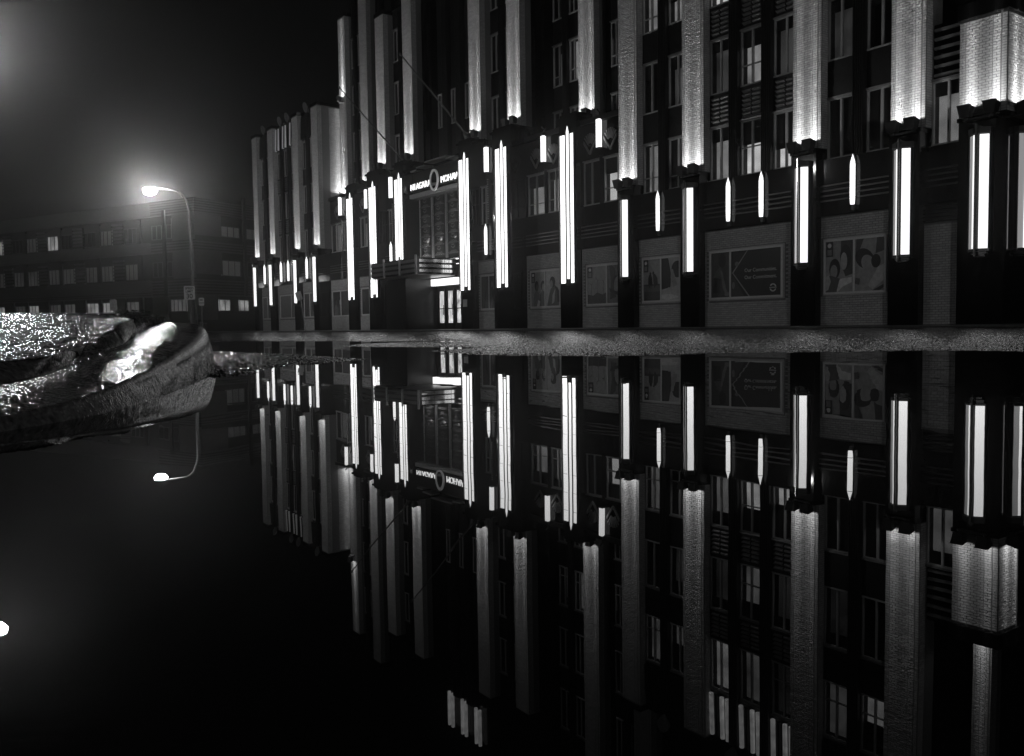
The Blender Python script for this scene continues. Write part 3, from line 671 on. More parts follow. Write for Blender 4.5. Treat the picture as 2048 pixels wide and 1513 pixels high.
for s in (-1, 1):
    sd = 'right' if s > 0 else 'left'
    for c, nm in ((18.24, 'bay nearest the entrance'), (26.98, 'bay farthest from the entrance')): spear_lamp(c * s if nm.startswith('bay n') else 27.1 * s, 26.1, 'single pointed slim lamp in the %s of the %s wing' % (nm, sd))
    for c, nm in ((21.91, 'nearer'), (23.43, 'farther')): spear_lamp(c * s, 26.1, 'pointed slim lamp %s the entrance of the pair in the wide %s wing bay' % ('nearer' if nm == 'nearer' else 'farther from', sd))
    tube_lamp(3.7 * s, 26.0, 'tall three-tube lamp directly %s of the entrance canopy' % sd)
    tube_lamp(7.2 * s, 26.0, 'tall three-tube lamp second to the %s of the entrance' % sd)
    tube_lamp(11.78 * s, 26.57, 'tall three-tube lamp third and farthest to the %s of the entrance' % sd, z1=9.2)
    for c, y, z, nm in ((3.7, 26.72, 10.75, 'nearest'), (7.3, 26.72, 10.75, 'second'), (11.75, 27.75, 10.35, 'third')):
        twin_flood(c * s, y, z, 'black twin floodlight on the cap of the %s tube lamp pier %s of the entrance' % (nm, sd), power=UP * (1.15 if nm != 'third' else 1))
twin_flood(-15.2, 27.8, 16.9, 'single black floodlight on the left wing roof beside the taller block', single=True, spread=.1, power=UP)
t = twin_flood(0, 0, 0, 'single black floodlight at the foot of the brick return of the left wing', single=True, spread=.1, power=UP * 1.6, out=.5)
t.location = (-15.9, 27.7, 10.0); t.rotation_euler = (0, 0, math.pi / 2)
for ch in t.children: ch.matrix_parent_inverse = Matrix.Translation((0, 0, 0))
# flagpoles
for s in (-1, 1):
    f = thing('flagpole', (3.7 * s, 26.5, 10.4), 'bare slanting flagpole above the tube lamps just %s of the entrance' % ('right' if s > 0 else 'left'), 'flagpole', 'flagpoles over the entrance')
    MB().tube([(3.7 * s, 26.45, 10.36), (3.7 * s, 22.3, 14.17)], [.055, .03], 10).build('pole', 'galvanised', f)
    MB().tube([(3.7 * s, 22.3, 14.17), (3.7 * s, 22.22, 14.24), (3.7 * s, 22.14, 14.31)], [.035, .08, .02], 10).build('finial', 'galvanised', f)
    MB().box(3.7 * s - .12, 3.7 * s + .12, 26.35, 26.7, 10.365, 10.5).build('socket', 'flood_black', f)
# sign
sg = thing('illuminated_sign', (0, 26.3, 8.4), 'glowing white NIAGARA MOHAWK letters with oval emblem over the entrance', 'sign')
for i, ch in enumerate('NIAGARA'): text('letter', ch, 'letter_lit', sg, -2.66 + i * .335, 26.32, 8.5, .52, .02)
for i, ch in enumerate('MOHAWK'): text('letter', ch, 'letter_lit', sg, .86 + i * .385, 26.32, 8.5, .52, .02)
bar = MB(); bar.box(-2.9, -.45, 26.33, 26.4, 8.46, 8.49); bar.box(.55, 3.0, 26.33, 26.4, 8.46, 8.49); bar.box(-2.9, -.45, 26.36, 26.52, 8.4, 8.46); bar.box(.55, 3.0, 26.36, 26.52, 8.4, 8.46); bar.build('rail', 'dark_metal', sg)
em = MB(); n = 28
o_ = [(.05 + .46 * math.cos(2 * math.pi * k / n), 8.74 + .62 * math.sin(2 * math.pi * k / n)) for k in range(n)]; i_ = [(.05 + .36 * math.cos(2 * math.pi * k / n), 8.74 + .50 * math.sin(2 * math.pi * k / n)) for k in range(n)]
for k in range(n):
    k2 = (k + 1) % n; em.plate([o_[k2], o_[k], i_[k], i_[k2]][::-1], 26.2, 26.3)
em.build('emblem_ring', 'ring_sheen_glow', sg); MB().plate(i_, 26.26, 26.3).build('emblem_plate', 'black_panel', sg)  # sheen of the emblem ring is put in as faint emission
MB().plate([(-.2, 8.42), (.22, 8.42), (.3, 8.56), (-.28, 8.62)], 26.22, 26.258).build('emblem_relief', 'metal', sg)

# ------------------------------------------------------------------ posters in the ground floor frames
def ell(cx, cz, rx, rz, n=18, a=0): return [(cx + rx * math.cos(2 * math.pi * k / n) * math.cos(a) - rz * math.sin(2 * math.pi * k / n) * math.sin(a), cz + rx * math.cos(2 * math.pi * k / n) * math.sin(a) + rz * math.sin(2 * math.pi * k / n) * math.cos(a)) for k in range(n)]
def poster(key, Y, label, split=.5, bg_=('p14', 'p14'), shapes=(), frame='poster_frame'):
    x0, x1 = PP[key]; z0, z1 = 1.15, 3.0; W = x1 - x0; H = z1 - z0
    t = thing('window_poster', ((x0 + x1) / 2, Y, z0), label, 'poster', 'posters in the ground floor frames')
    f = MB(); b = .075
    f.box(x0, x1, Y - .07, Y - .001, z0, z0 + b); f.box(x0, x1, Y - .07, Y - .001, z1 - b, z1); f.box(x0, x0 + b, Y - .07, Y - .001, z0 + b, z1 - b); f.box(x1 - b, x1, Y - .07, Y - .001, z0 + b, z1 - b)
    xs_ = x0 + W * split; f.box(xs_ - .035, xs_ + .035, Y - .068, Y - .001, z0 + b, z1 - b); f.build('frame', frame, t)
    box('outer_frame', 'frame_paint', t, x0 - .05, x1 + .05, Y - .03, Y - .002, z1 + .003, z1 + .05); box('outer_frame', 'frame_paint', t, x0 - .05, x0 - .003, Y - .03, Y - .002, z0 - .05, z1); box('outer_frame', 'frame_paint', t, x1 + .003, x1 + .05, Y - .03, Y - .002, z0 - .05, z1); box('outer_frame', 'frame_paint', t, x0, x1, Y - .03, Y - .002, z0 - .05, z0 - .003)
    box('sheet', 'print_' + bg_[0], t, x0 + b, xs_ - .035, Y - .03, Y - .003, z0 + b, z1 - b); box('sheet', 'print_' + bg_[1], t, xs_ + .035, x1 - b, Y - .03, Y - .003, z0 + b, z1 - b)
    lim = [(x0 + b, xs_ - .035), (xs_ + .035, x1 - b)]
    for k, (half, m, poly) in enumerate(shapes):
        a, c = lim[half]; y = Y - .033 - .0016 * k
        pts = [(a + (c - a) * min(1, max(0, u)), z0 + b + (H - 2 * b) * min(1, max(0, v))) for u, v in poly]
        MB().plate(pts, y, y + .0014).build('print', 'print_' + m, t)
    return t, (x0, x1, z0, z1)
def tagshape(): return [(0, 'p02', [(.02, .70), (.28, .70), (.28, 1), (.02, 1)]), (0, 'p36', ell(.15, .92, .07, .045)), (0, 'p14', [(.07, .73), (.23, .73), (.23, .84), (.07, .84)])]
def seated(h, u, dark='p02', skin='p20', shirt='p28'): return [(h, shirt, [(u - .25, 0), (u + .25, 0), (u + .2, .35), (u + .08, .45), (u - .08, .45), (u - .22, .33)]), (h, dark, ell(u, .6, .15, .15)), (h, skin, ell(u + .04, .55, .09, .11))]
kids = [(0, 'p05', [(.55, 1), (1, 1), (1, .35), (.72, .3), (.55, .55)]), (0, 'p02', ell(.72, .68, .2, .24)), (0, 'p28', ell(.66, .6, .12, .17)), (0, 'p02', ell(.33, .46, .2, .2)), (0, 'p20', ell(.3, .4, .13, .14)), (0, 'p36', [(.45, 0), (.62, .1), (.95, .18), (.95, .28), (.55, .26), (.35, .1)]), (0, 'p09', [(0, .0), (.4, 0), (.52, .26), (.2, .33), (0, .3)]), (0, 'p28', [(0, .3), (.12, .34), (.2, .22), (.1, .05), (0, .02)]),
        (1, 'p05', [(.02, .6), (.3, 1), (.05, 1)]), (1, 'p05', [(.7, .7), (1, .75), (1, 1), (.75, 1)]), (1, 'p02', ell(.33, .62, .33, .19, a=-.2)), (1, 'p20', ell(.45, .52, .24, .16, a=-.3)), (1, 'p02', ell(.72, .56, .16, .13)), (1, 'p28', [(.45, .1), (.8, .45), (1, .5), (1, .2), (.62, .02)]), (1, 'p09', [(0, .15), (.15, .12), (.18, .24), (.02, .26)]), (1, 'p05', [(.6, .0), (1, .12), (1, .06), (.85, 0)])] + tagshape()
walkers = [(0, 'p20', [(0, .42), (1, .42), (1, 1), (0, 1)]), (0, 'p05', [(0, 0), (1, 0), (1, .40), (0, .40)]), (0, 'p09', [(0, .22), (1, .22), (1, .36), (0, .36)]), (0, 'p02', ell(.40, .66, .05, .035)), (0, 'p02', [(.27, .38), (.53, .38), (.5, .56), (.44, .64), (.34, .64), (.28, .56)]), (0, 'p02', ell(.58, .67, .055, .04)), (0, 'p02', [(.6, .36), (.84, .38), (.82, .54), (.68, .65), (.56, .64), (.57, .55)]), (0, 'p02', [(.33, .3), (.36, .3), (.38, .4), (.3, .4)]), (0, 'p02', [(.62, .3), (.66, .3), (.74, .38), (.62, .38)]),
           (1, 'p02', [(0, .25), (.5, .3), (.55, .6), (.38, 1), (0, 1)]), (1, 'p02', ell(.9, .72, .34, .2)), (1, 'p20', [(.55, .75), (.66, .72), (.8, .5), (.9, .35), (.68, .3), (.52, .52)]), (1, 'p28', [(0, .1), (.6, .22), (.7, .28), (.4, .3), (0, .18)]), (1, 'p36', [(0, .02), (.4, .0), (1, .06), (.55, .14), (0, .13)])] + tagshape()
turb = [(0, 'p20', [(0, .3), (1, .3), (1, 1), (0, 1)]), (0, 'p05', [(0, 0), (1, 0), (1, .3), (.8, .24), (.5, .3), (.3, .22), (0, .26)])]
for u, v, q in ((.2, .52, .5), (.55, .62, .2), (.85, .6, .9)):
    turb.append((0, 'p09', [(u - .012, .12), (u + .012, .12), (u + .008, v), (u - .008, v)]))
    for k in range(3):
        t_ = q + k * 2.094; turb.append((0, 'p05', [(u - .012, v), (u + .012, v + .01), (u + .22 * math.cos(t_), v + .13 * math.sin(t_))]))
turb += [(1, 'p05', [(.15, .1), (.45, .15), (.4, .9), (.25, 1), (.1, 1), (.2, .6)]), (1, 'p02', ell(.45, .6, .18, .12)), (1, 'p20', ell(.55, .45, .2, .25)), (1, 'p02', [(.1, .4), (.5, .3), (1, .5), (1, .42), (.55, .2), (.15, .3)]), (1, 'p28', ell(.8, .3, .12, .06)), (1, 'p09', ell(.8, .7, .18, .14))] + tagshape()
talk = seated(0, .38, 'p02', 'p09', 'p14') + seated(0, .85, 'p02', 'p20', 'p09') + [(0, 'p36', [(.4, 0), (.6, 0), (.66, .14), (.5, .2)]), (1, 'p09', [(.1, .0), (.95, 0), (.9, .5), (.6, .62), (.4, .55), (.25, .3)]), (1, 'p02', ell(.5, .68, .2, .16)), (1, 'p20', ell(.42, .62, .1, .12)), (1, 'p02', [(.6, .6), (.95, .45), (1, .1), (.85, .1), (.8, .4)]), (1, 'p28', [(.5, .3), (.7, .5), (.62, .1), (.45, .05)])] + tagshape()
comm = [(0, 'p09', [(.1, .45), (.3, .62), (.55, .7), (.6, .5), (.45, .4)]), (0, 'p02', ell(.6, .82, .2, .16)), (0, 'p14', [(.5, .6), (.6, .58), (.8, .2), (.95, .04), (.8, .03), (.62, .22)]), (0, 'p14', ell(.85, .07, .13, .05)), (0, 'p02', [(.08, .1), (.5, .1), (.5, .42), (.12, .45)]),
        (1, 'p05', [(0, 0), (.28, 0), (.05, .45), (0, .5)]), (1, 'p20', [(.02, .53), (.33, 1.0), (.35, 1.0), (.04, .51)]), (1, 'p20', [(.02, .53), (.36, 0), (.39, 0), (.045, .53)]), (1, 'p14', ell(.12, .72, .04, .05)), (1, 'p14', ell(.05, .25, .03, .08))]
abstract = [(0, 'p05', [(.2, 0), (.8, .9), (.9, .9), (.4, 0)]), (0, 'p09', ell(.3, .7, .2, .2)), (1, 'p14', [(.1, 0), (.3, .0), (.9, .9), (.7, .95)]), (1, 'p05', ell(.6, .4, .25, .2)), (1, 'p20', ell(.35, .75, .12, .1))]
poster((1, 2), YB, 'poster of a girl with long dark hair and a child bent over a microscope', .5, ('p20', 'p20'), kids)
poster((1, 0), YB, 'poster of two silhouetted walkers beside a child leaning over a page', .5, ('p20', 'p28'), walkers)
t, (x0, x1, z0, z1) = poster((1, 1), YB, 'wide dark poster reading Our Communities Our Commitment', .3, ('p05', 'p02'), comm)
text('lettering', 'Our Communities.', 'print_p36', t, x1 - .98, YB - .05, 2.12, .19, .002); text('lettering', 'Our Commitment.', 'print_p36', t, x1 - .98, YB - .05, 1.86, .19, .002)
lg = MB()
for a0, a1, r0, r1 in ((.25, 2.6, .1, .15), (3.5, 5.9, .1, .15)):
    for k in range(10):
        u, v = a0 + (a1 - a0) * k / 10, a0 + (a1 - a0) * (k + 1) / 10; lg.plate([(x1 - .42 + r * math.cos(q), 1.5 + r * math.sin(q)) for r, q in ((r0, u), (r1, u), (r1, v), (r0, v))], YB - .052, YB - .05)
for k in range(8): lg.box(x1 - .57 + k * .04, x1 - .57 + k * .04 + .022, YB - .052, YB - .05, 1.48, 1.52)
lg.build('logo', 'print_p36', t)
poster((1, 'm1'), 26.85, 'poster of wind turbines beside a working figure', .5, ('p20', 'p14'), turb)
poster((1, 'm0'), 26.85, 'poster of two seated people talking and a standing figure with long hair', .5, ('p20', 'p28'), talk)
poster((1, 'n'), 26.4, 'narrow poster between the two tube lamps right of the doors', .5, ('p09', 'p09'), abstract)
poster((-1, 'n'), 26.4, 'narrow poster left of the dark vestibule beside the entrance', .5, ('p05', 'p09'), abstract)
poster((-1, 'm0'), 26.85, 'dark poster left of the second tube lamp on the far side of the entrance', .5, ('p05', 'p05'), abstract[::-1])
poster((-1, 'm1'), 26.85, 'dark poster beside the black return of the left wing', .5, ('p05', 'p09'), talk[:6])
poster((-1, 0), YB, 'poster in the left wing bay nearest the entrance, behind the leaning sign post', .5, ('p09', 'p14'), abstract)
poster((-1, 1), YB, 'wide poster with a pale slanting line in the middle bay of the left wing', .7, ('p14', 'p14'), comm[5:8])
poster((-1, 2), YB, 'poster in the last bay at the far left end of the left wing', .5, ('p14', 'p09'), abstract[2:])
box('wall_plaque', 'frame_paint', B, 3.35, 3.75, 25.97, 25.998, 1.35, 1.75)
BR.build('brick_facing', 'brick', B, kind='stuff')

# ------------------------------------------------------------------ street lamps
def street_lamp(px, py, zb, ax, ay, h, label, lens='street_lens'):
    t = thing('street_lamp', (px, py, zb), label, 'street lamp', 'street lamps along the road')
    d = Vector((ax - px, ay - py, 0)); L = d.length; u = d / L
    pts = [(px, py, zb), (px, py, h * .55), (px, py, h - 1.9)]; r = [.12, .1, .085]
    for k in range(1, 9):
        a = math.pi / 2 * k / 8 * .86; e = 1.05
        pts.append((px + u.x * e * (1 - math.cos(a)), py + u.y * e * (1 - math.cos(a)), h - 1.9 + 1.75 * math.sin(a))); r.append(.075 - .002 * k)
    pts.append((ax - u.x * .4, ay - u.y * .4, h)); r.append(.045)
    MB().tube(pts, r, 12).build('pole', 'galvanised', t, smooth=True)
    MB().tube([(px, py, zb), (px, py, zb + .35)], .17, 12).build('base', 'galvanised', t)
    n = u.cross(Vector((0, 0, 1))); c = Vector((ax, ay, h)); hd = MB(); P = []
    for f, wd, z in ((-.45, .06, .03), (-.2, .13, .09), (.15, .17, .1), (.42, .1, .04)):
        for q in (-1, 1): P.append(tuple(c + u * f + n * wd * q + Vector((0, 0, -.02)))); 
        for q in (1, -1): P.append(tuple(c + u * f + n * wd * .6 * q + Vector((0, 0, z))))
    fs = []
    for k in range(3):
        for q in range(4): fs.append((k * 4 + q, k * 4 + (q + 1) % 4, k * 4 + 4 + (q + 1) % 4, k * 4 + 4 + q))
    hd.add(P, fs + [(0, 1, 2, 3), (15, 14, 13, 12)]).build('lamp_head', 'galvanised', t)
    ln_ = MB(); pr = []
    for z, k in ((-.03, 1.0), (-.2, 1.08), (-.38, .6)):
        for q in range(12): a = 2 * math.pi * q / 12; pr.append(tuple(c + u * (.08 + (.36 * k * math.cos(a))) + n * .32 * k * math.sin(a) + Vector((0, 0, z))))
    ln_.add(pr, [(k * 12 + q, k * 12 + (q + 1) % 12, k * 12 + 12 + (q + 1) % 12, k * 12 + 12 + q) for k in range(2) for q in range(12)] + [tuple(range(24, 36))[::-1]]).build('lens', lens, t)
    return t
street_lamp(-9.4, 15.1, .05, -11.08, 13.37, 8.75, 'lit street lamp on a curved grey pole behind the kerb', 'street_lens_near')
street_lamp(7.75, 1.35, .05, 8.85, 2.71, 10.3, 'lit street lamp just outside the picture at upper left')
street_lamp(76.9, -13.7, .05, 75, -12, 9.6, 'lit street lamp behind the viewer, outside the picture at right', 'street_lens_side')
# ------------------------------------------------------------------ road signs
def sign_post(name, x, y, zb, h, lean, pw, ph, label, cat, lines=(), rot=.0, zoff=0, plate='sign_white'):
    t = thing(name, (x, y, zb), label, cat)
    MB().tube([(x, y, zb), (x + lean * .5, y, zb + h * .5), (x + lean, y, zb + h)], .03, 8).build('post', 'galvanised', t)
    pl = MB(); b = .05; cx, cz = 0, 0
    poly = [(-pw / 2 + b, -ph / 2), (pw / 2 - b, -ph / 2), (pw / 2, -ph / 2 + b), (pw / 2, ph / 2 - b), (pw / 2 - b, ph / 2), (-pw / 2 + b, ph / 2), (-pw / 2, ph / 2 - b), (-pw / 2, -ph / 2 + b)]
    o = MB().plate(poly, -.012, 0).build('plate', plate, t)
    o.location = (x + lean, y, zb + h - ph / 2 + zoff); o.rotation_euler = (0, math.atan2(lean, h), rot); o.location += Vector((math.sin(rot) * .05, -math.cos(rot) * .05, 0))
    for s_, zz, sz in lines:
        c = bpy.data.curves.new('lettering', 'FONT'); c.body = s_; c.size = sz; c.extrude = .002; c.align_x = 'CENTER'; c.offset = .006; q = link('lettering', text_mesh('lettering', c, 'sign_ink'), o); q.location = (0, -.017, zz); q.rotation_euler = (math.pi / 2, 0, 0)
    return t
sp = sign_post('speed_limit_sign', -9.28, 14.9, .05, 2.85, 0, .66, .8, 'white speed limit 30 sign on the curved street lamp pole', 'road sign', [('SPEED', .2, .19), ('LIMIT', .02, .19), ('30', -.33, .4)], rot=.9)
sign_post('parking_sign', -9.0, 15.5, .05, 2.15, 0, .32, .46, 'small sign on a thin post right of the speed limit sign', 'road sign', [('NO', .06, .13), ('PARKING', -.1, .065)], rot=.9)
sign_post('parking_sign', .9, 8.66, .05, 1.68, -.06, .3, .52, 'small leaning sign above the kerb at left', 'road sign', rot=1.2, plate='sign_grey')
sign_post('parking_sign', -12.25, 23.3, .15, 2.7, -.95, .46, .62, 'dark sign on a leaning post before the left wing', 'road sign', rot=.6, plate='sign_grey')

# ------------------------------------------------------------------ low banded building across the side street
P0 = Vector((-63.33, 30.82, 0)); dl = Vector((-.90828, -.41836, 0)); dr = Vector((-.41836, .90828, 0))
LB = thing('brick_building', tuple(P0), 'dark three storey building with banded brick beyond the street lamp', 'building')
def face(d, out, name, m, t0, t1, z0, z1, off=0., th=.3, parent=None):
    a = P0 + d * t0 + out * off; b = P0 + d * t1 + out * off; a2 = a - out * th; b2 = b - out * th
    return MB().add([(a.x, a.y, z0), (b.x, b.y, z0), (b.x, b.y, z1), (a.x, a.y, z1), (a2.x, a2.y, z0), (b2.x, b2.y, z0), (b2.x, b2.y, z1), (a2.x, a2.y, z1)],
                    [(0, 1, 2, 3), (4, 7, 6, 5), (0, 4, 5, 1), (3, 2, 6, 7), (0, 3, 7, 4), (1, 5, 6, 2)]).build(name, m, parent or LB)
oL = Vector((.41836, -.90828, 0)); oR = Vector((.90828, .41836, 0))
c_ = [P0 - oL * .31 - oR * .31, P0 + dl * 90 - oL * .31, P0 + dl * 90 + dr * 34, P0 + dr * 34 - oR * .31]
MB().prism([(p.x, p.y) for p in c_][::-1], .05, 16.0).build('body', 'band_dark', LB)
for d, out, L, k in ((dl, oL, 90, 0), (dr, oR, 34, 1)):
    t0 = .004 if k == 0 else .0
    for z0, z1, m in ((.05, 2.0, 'band_dark'), (4.6, 5.0, 'brick_far')): pass
    face(d, out, 'base_course', 'band_dark', t0, L, .05, 1.6, .02)
    # wall bands above each row of windows
    for z0, z1 in ((4.55, 6.65), (9.9, 11.25), (14.4, 16.2)):
        if k == 0: face(d, out, 'wall_band', 'brick_far', 8, L, z0, z1)
        n = 6 if z1 - z0 > 1.7 else 4; h = (z1 - z0) / n
        for i in range(n):
            face(d, out, 'brick_stripe', 'brick_far', t0, 8 if k == 0 else L, z0 + i * h + .01, z0 + i * h + h * .55, .03 if k else .03)
            face(d, out, 'brick_recess', 'band_dark', t0, 8 if k == 0 else L, z0 + i * h + h * .55, z0 + i * h + h + .01, -.03)
    if k == 0: face(d, out, 'string_course', 'band_dark', 8.01, L, 5.0, 5.1, .06); face(d, out, 'string_course', 'band_dark', 8.01, L, 4.75, 4.85, .06)
def lwin(d, out, t0, t1, z0, z1, lit, n=3, head=.7):
    a, b = P0 + d * t0, P0 + d * t1
    f = MB(); u = d
    def bar(s0, s1, y0, y1):
        p, q = P0 + d * s0 - out * .12, P0 + d * s1 - out * .12; p2, q2 = p + out * .06, q + out * .06
        f.add([(p2.x, p2.y, y0), (q2.x, q2.y, y0), (q2.x, q2.y, y1), (p2.x, p2.y, y1), (p.x, p.y, y0), (q.x, q.y, y0), (q.x, q.y, y1), (p.x, p.y, y1)], [(0, 1, 2, 3), (4, 7, 6, 5), (0, 4, 5, 1), (3, 2, 6, 7), (0, 3, 7, 4), (1, 5, 6, 2)])
    bar(t0, t1, z0, z0 + .08); bar(t0, t1, z1 - .08, z1)
    for i in range(n + 1): s_ = t0 + (t1 - t0 - .07) * i / n; bar(s_, s_ + .07, z0 + .08, z1 - .08)
    o = f.build('window', 'far_frame', LB)
    face(d, out, 'pane', 'glass', t0 + .02, t1 - .02, z0 + .02, z1 - .02, -.16, .01, o)
    face(d, out, 'room', lit, t0 + .02, t1 - .02, z0 + .02, z1 - .02, -.25, .01, o)
    face(d, out, 'transom', 'band_dark', t0, t1, z1, z1 + head, -.1, .1, o)
lits = {(0, 1): 'room_low', (0, 0): 'room_mid', (1, 4): 'room_mid'}
pat = random.Random(3)
for r, (z0, z1) in enumerate(((2.75, 4.1), (6.75, 8.8), (11.35, 13.3))):
    for j in range(9):
        base = 15.5 - 8 + 8 * j
        for q, (a, b) in enumerate(((.0, 2.4), (3.1, 5.6))):
            if base + a < 8.1: continue
            lit = pat.choice((['far_mid', 'far_mid', 'far_low', 'far_low', 'far_bright'], ['far_low', 'far_low', 'far_mid', 'far_low'], ['room_dark', 'far_low', 'room_dark', 'room_dark'])[r])
            if (r, j, q) in ((2, 2, 1), (2, 4, 0)): lit = 'far_bright'
            lwin(dl, oL, base + a, base + b, z0, z1, lit)
        face(dl, oL, 'mullion_pier', 'band_dark', base + 2.42, base + 3.08, z0 - .9, z1 + 1.0, -.05)
        zz = z0 - .2
        while zz < z1 + .6 and base + 5.6 > 8 and r > 0:
            face(dl, oL, 'brick_stripe', 'brick_far', base + 5.75, base + 7.85, zz, zz + .22, .0); zz += .44
        if r == 0: face(dl, oL, 'wall_pier', 'band_dark', max(8.1, base + 5.65), base + 7.95, 1.6, 4.55, 0)
    for t0, t1 in ((4.1, 7.15), (8.2, 11.2), (14, 17), (18, 21)):
        if r: lwin(dr, oR, t0, t1, z0 + .3 if r == 1 else z0 + .5, z1 + .2 if r == 1 else z1 - .1, 'far_low' if (t0 < 5 or r == 2) else 'room_dark', 3, 1.0)
    if r: face(dr, oR, 'wall_pier', 'brick_far', .006, 4.08, 7.2 if r == 1 else 11.8, 9.9 if r == 1 else 14.4, 0); face(dl, oL, 'wall_pier', 'brick_far', 0.31, 4.0, 6.65 if r == 1 else 11.25, 9.9 if r == 1 else 14.4, 0); lwin(dl, oL, 4.2, 7.8, z0 + .2, z1, 'room_dark', 4)
lwin(dr, oR, 3.5, 5.3, 2.7, 4.15, 'far_bright', 2, .5); lwin(dr, oR, 6.75, 8.4, 2.7, 4.15, 'far_bright', 2, .5); lwin(dl, oL, 2.0, 4.9, 2.65, 4.2, 'far_mid', 4, .5)
face(dr, oR, 'wall_pier', 'brick_far', .006, 3.1, 1.2, 4.55, 0); face(dl, oL, 'wall_pier', 'brick_far', .31, 1.7, .6, 4.55, .0); face(dl, oL, 'wall_pier', 'brick_far', 5.2, 7.99, .6, 4.55, .0)
face(dr, oR, 'downpipe', 'band_dark', 7.45, 7.9, 4.6, 17.0, .25, .2); face(dl, oL, 'downpipe', 'band_dark', 5.0, 5.5, 4.6, 15, .25, .2)
# low railing in front of it
rl = thing('railing', (-46, 27, .1), 'low dark railing at the street corner before the banded building', 'railing')
for k in range(5):
    x = -52 + 2.2 * k; y = 28.5 - .8 * k
    MB().tube([(x, y, .1), (x, y, 1.0), (x + .25, y - .09, 1.1), (x + 1.5, y - .55, 1.1), (x + 1.75, y - .64, 1.0), (x + 1.75, y - .64, .1)], .035, 8).build('hoop', 'galvanised', rl)

# ------------------------------------------------------------------ the near kerb and pavement corner
LIP = [(42.9, -.9, .016), (42.25, -.1, .018), (41.988, .188, .02), (41.914, .319, .0275), (41.717, .44, .043), (41.52, .538, .065), (41.171, .683, .09), (40.836, .822, .112), (40.583, .943, .136), (39.964, 1.176, .175), (39.472, 1.354, .214), (39.155, 1.43, .244)]
JNT = [(42.4, -.9, .05), (41.72, .08, .05), (41.481, .238, .06), (41.241, .348, .075), (40.96, .54, .117), (40.751, .667, .152), (40.106, .86, .168), (39.275, 1.082, .222), (38.88, 1.222, .246)]
TOPL = [(42.1, -.9, .12), (41.35, .1, .125), (41.282, .259, .126), (41.233, .362, .123), (41.138, .402, .134), (40.993, .459, .145), (40.761, .567, .153), (40.363, .703, .196), (39.865, .874, .248), (39.147, 1.079, .271), (38.6, 1.25, .275)]
CRST = [(37.6, -2.2, .36), (36.517, -.172, .355), (36.918, .385, .341), (37.118, .663, .333), (37.278, .885, .328), (37.418, 1.08, .322), (37.559, 1.275, .316), (37.659, 1.414, .306)]
def resample(P, n, sm=1):
    P = np.array(P, float); d = np.r_[0, np.cumsum(np.linalg.norm(np.diff(P[:, :2], axis=0), axis=1))]; d /= d[-1]
    t = np.linspace(0, 1, n); Q = np.stack([np.interp(t, d, P[:, k]) for k in range(3)], 1)
    for _ in range(sm):
        Qp = np.pad(Q, ((1, 1), (0, 0)), mode='edge'); Q2 = (Qp[:-2] + 2 * Q + Qp[2:]) / 4; Q2[0], Q2[-1] = Q[0], Q[-1]; Q = Q2
    return Q
N = 420; L_ = resample(LIP, N, 2400); J_ = resample(JNT, N, 2400)
# rounded far nose of the kerb
ext = 46; dirn = (L_[-1] - L_[-8]); dirn[2] = 0; dirn /= np.linalg.norm(dirn); wdt = .34
Le, Je = [], []
for k in range(1, ext + 1):
    a = math.pi / 2 * k / ext; mid = (L_[-1] + J_[-1]) / 2
    off = dirn * wdt * math.sin(a) * .9
    Le.append(mid + (L_[-1] - mid) * max(.02, math.cos(a)) + off); Je.append(mid + (J_[-1] - mid) * max(.02, math.cos(a)) + off)
L2 = np.vstack([L_, Le]); J2 = np.vstack([J_, Je]); n2 = len(L2)
tan = np.gradient(L2[:, :2], axis=0); nrm = np.stack([-tan[:, 1], tan[:, 0]], 1); nrm /= np.linalg.norm(nrm, axis=1)[:, None] + 1e-9
inw = J2[:, :2] - L2[:, :2]; sgn = np.sign((nrm * inw).sum(1)); sgn[n2 - ext:] = sgn[n2 - ext - 1]; out = -nrm * sgn[:, None]
for k in range(n2 - ext, n2):
    a = math.pi / 2 * (k - (n2 - ext)) / ext; v = out[n2 - ext - 1] * math.cos(a) + dirn[:2] * math.sin(a); out[k] = v / np.linalg.norm(v)
ko = np.ones(61) / 61
out = np.stack([np.convolve(np.pad(out[:, k], 30, mode='edge'), ko, 'valid') for k in (0, 1)], 1); out /= np.linalg.norm(out, axis=1)[:, None]
rows = []
tt = np.clip(np.arange(n2) / (n2 - ext), 0, 1.0); ra = .012 + .085 * np.clip((tt - .35) / .65, 0, 1) ** 1.3
ra = np.minimum(ra, L2[:, 2] * .55 + .004)
for q in range(14):        # outer face, leaning back, up to where the round-over starts
    f = q / 13; lean = .05 * (1 - f) ** .8
    p = L2.copy(); p[:, :2] += out * (lean + ra * .35)[:, None]; p[:, 2] = -.10 + (L2[:, 2] - ra + .10) * f; rows.append(p)
for q in range(1, 9):      # rounded lip
    f = q / 8 * math.pi / 2; p = L2.copy(); p[:, :2] += out * (ra * .35 - ra * 1.0 * (1 - math.cos(f)))[:, None]; p[:, 2] = L2[:, 2] - ra + ra * math.sin(f); rows.append(p)
for q in range(1, 40):
    f = q / 39; p = (L2 * (1 - f) + J2 * f); p[:, :2] += -out * (ra * .65)[:, None] * (1 - f); p[:, 2] += .010 * math.sin(math.pi * f); rows.append(p)
for q in range(1, 5):
    p = J2.copy(); p[:, 2] -= .03 * q; rows.append(p)
K = np.array(rows); xx, yy = K[..., 0], K[..., 1]
dsp = fbm(xx + K[..., 2] * 3, yy - K[..., 2] * 2, 5, 21, 3) * .003 + fbm(xx + K[..., 2] * 5, yy + K[..., 2] * 4, 45, 22, 3) * .0030
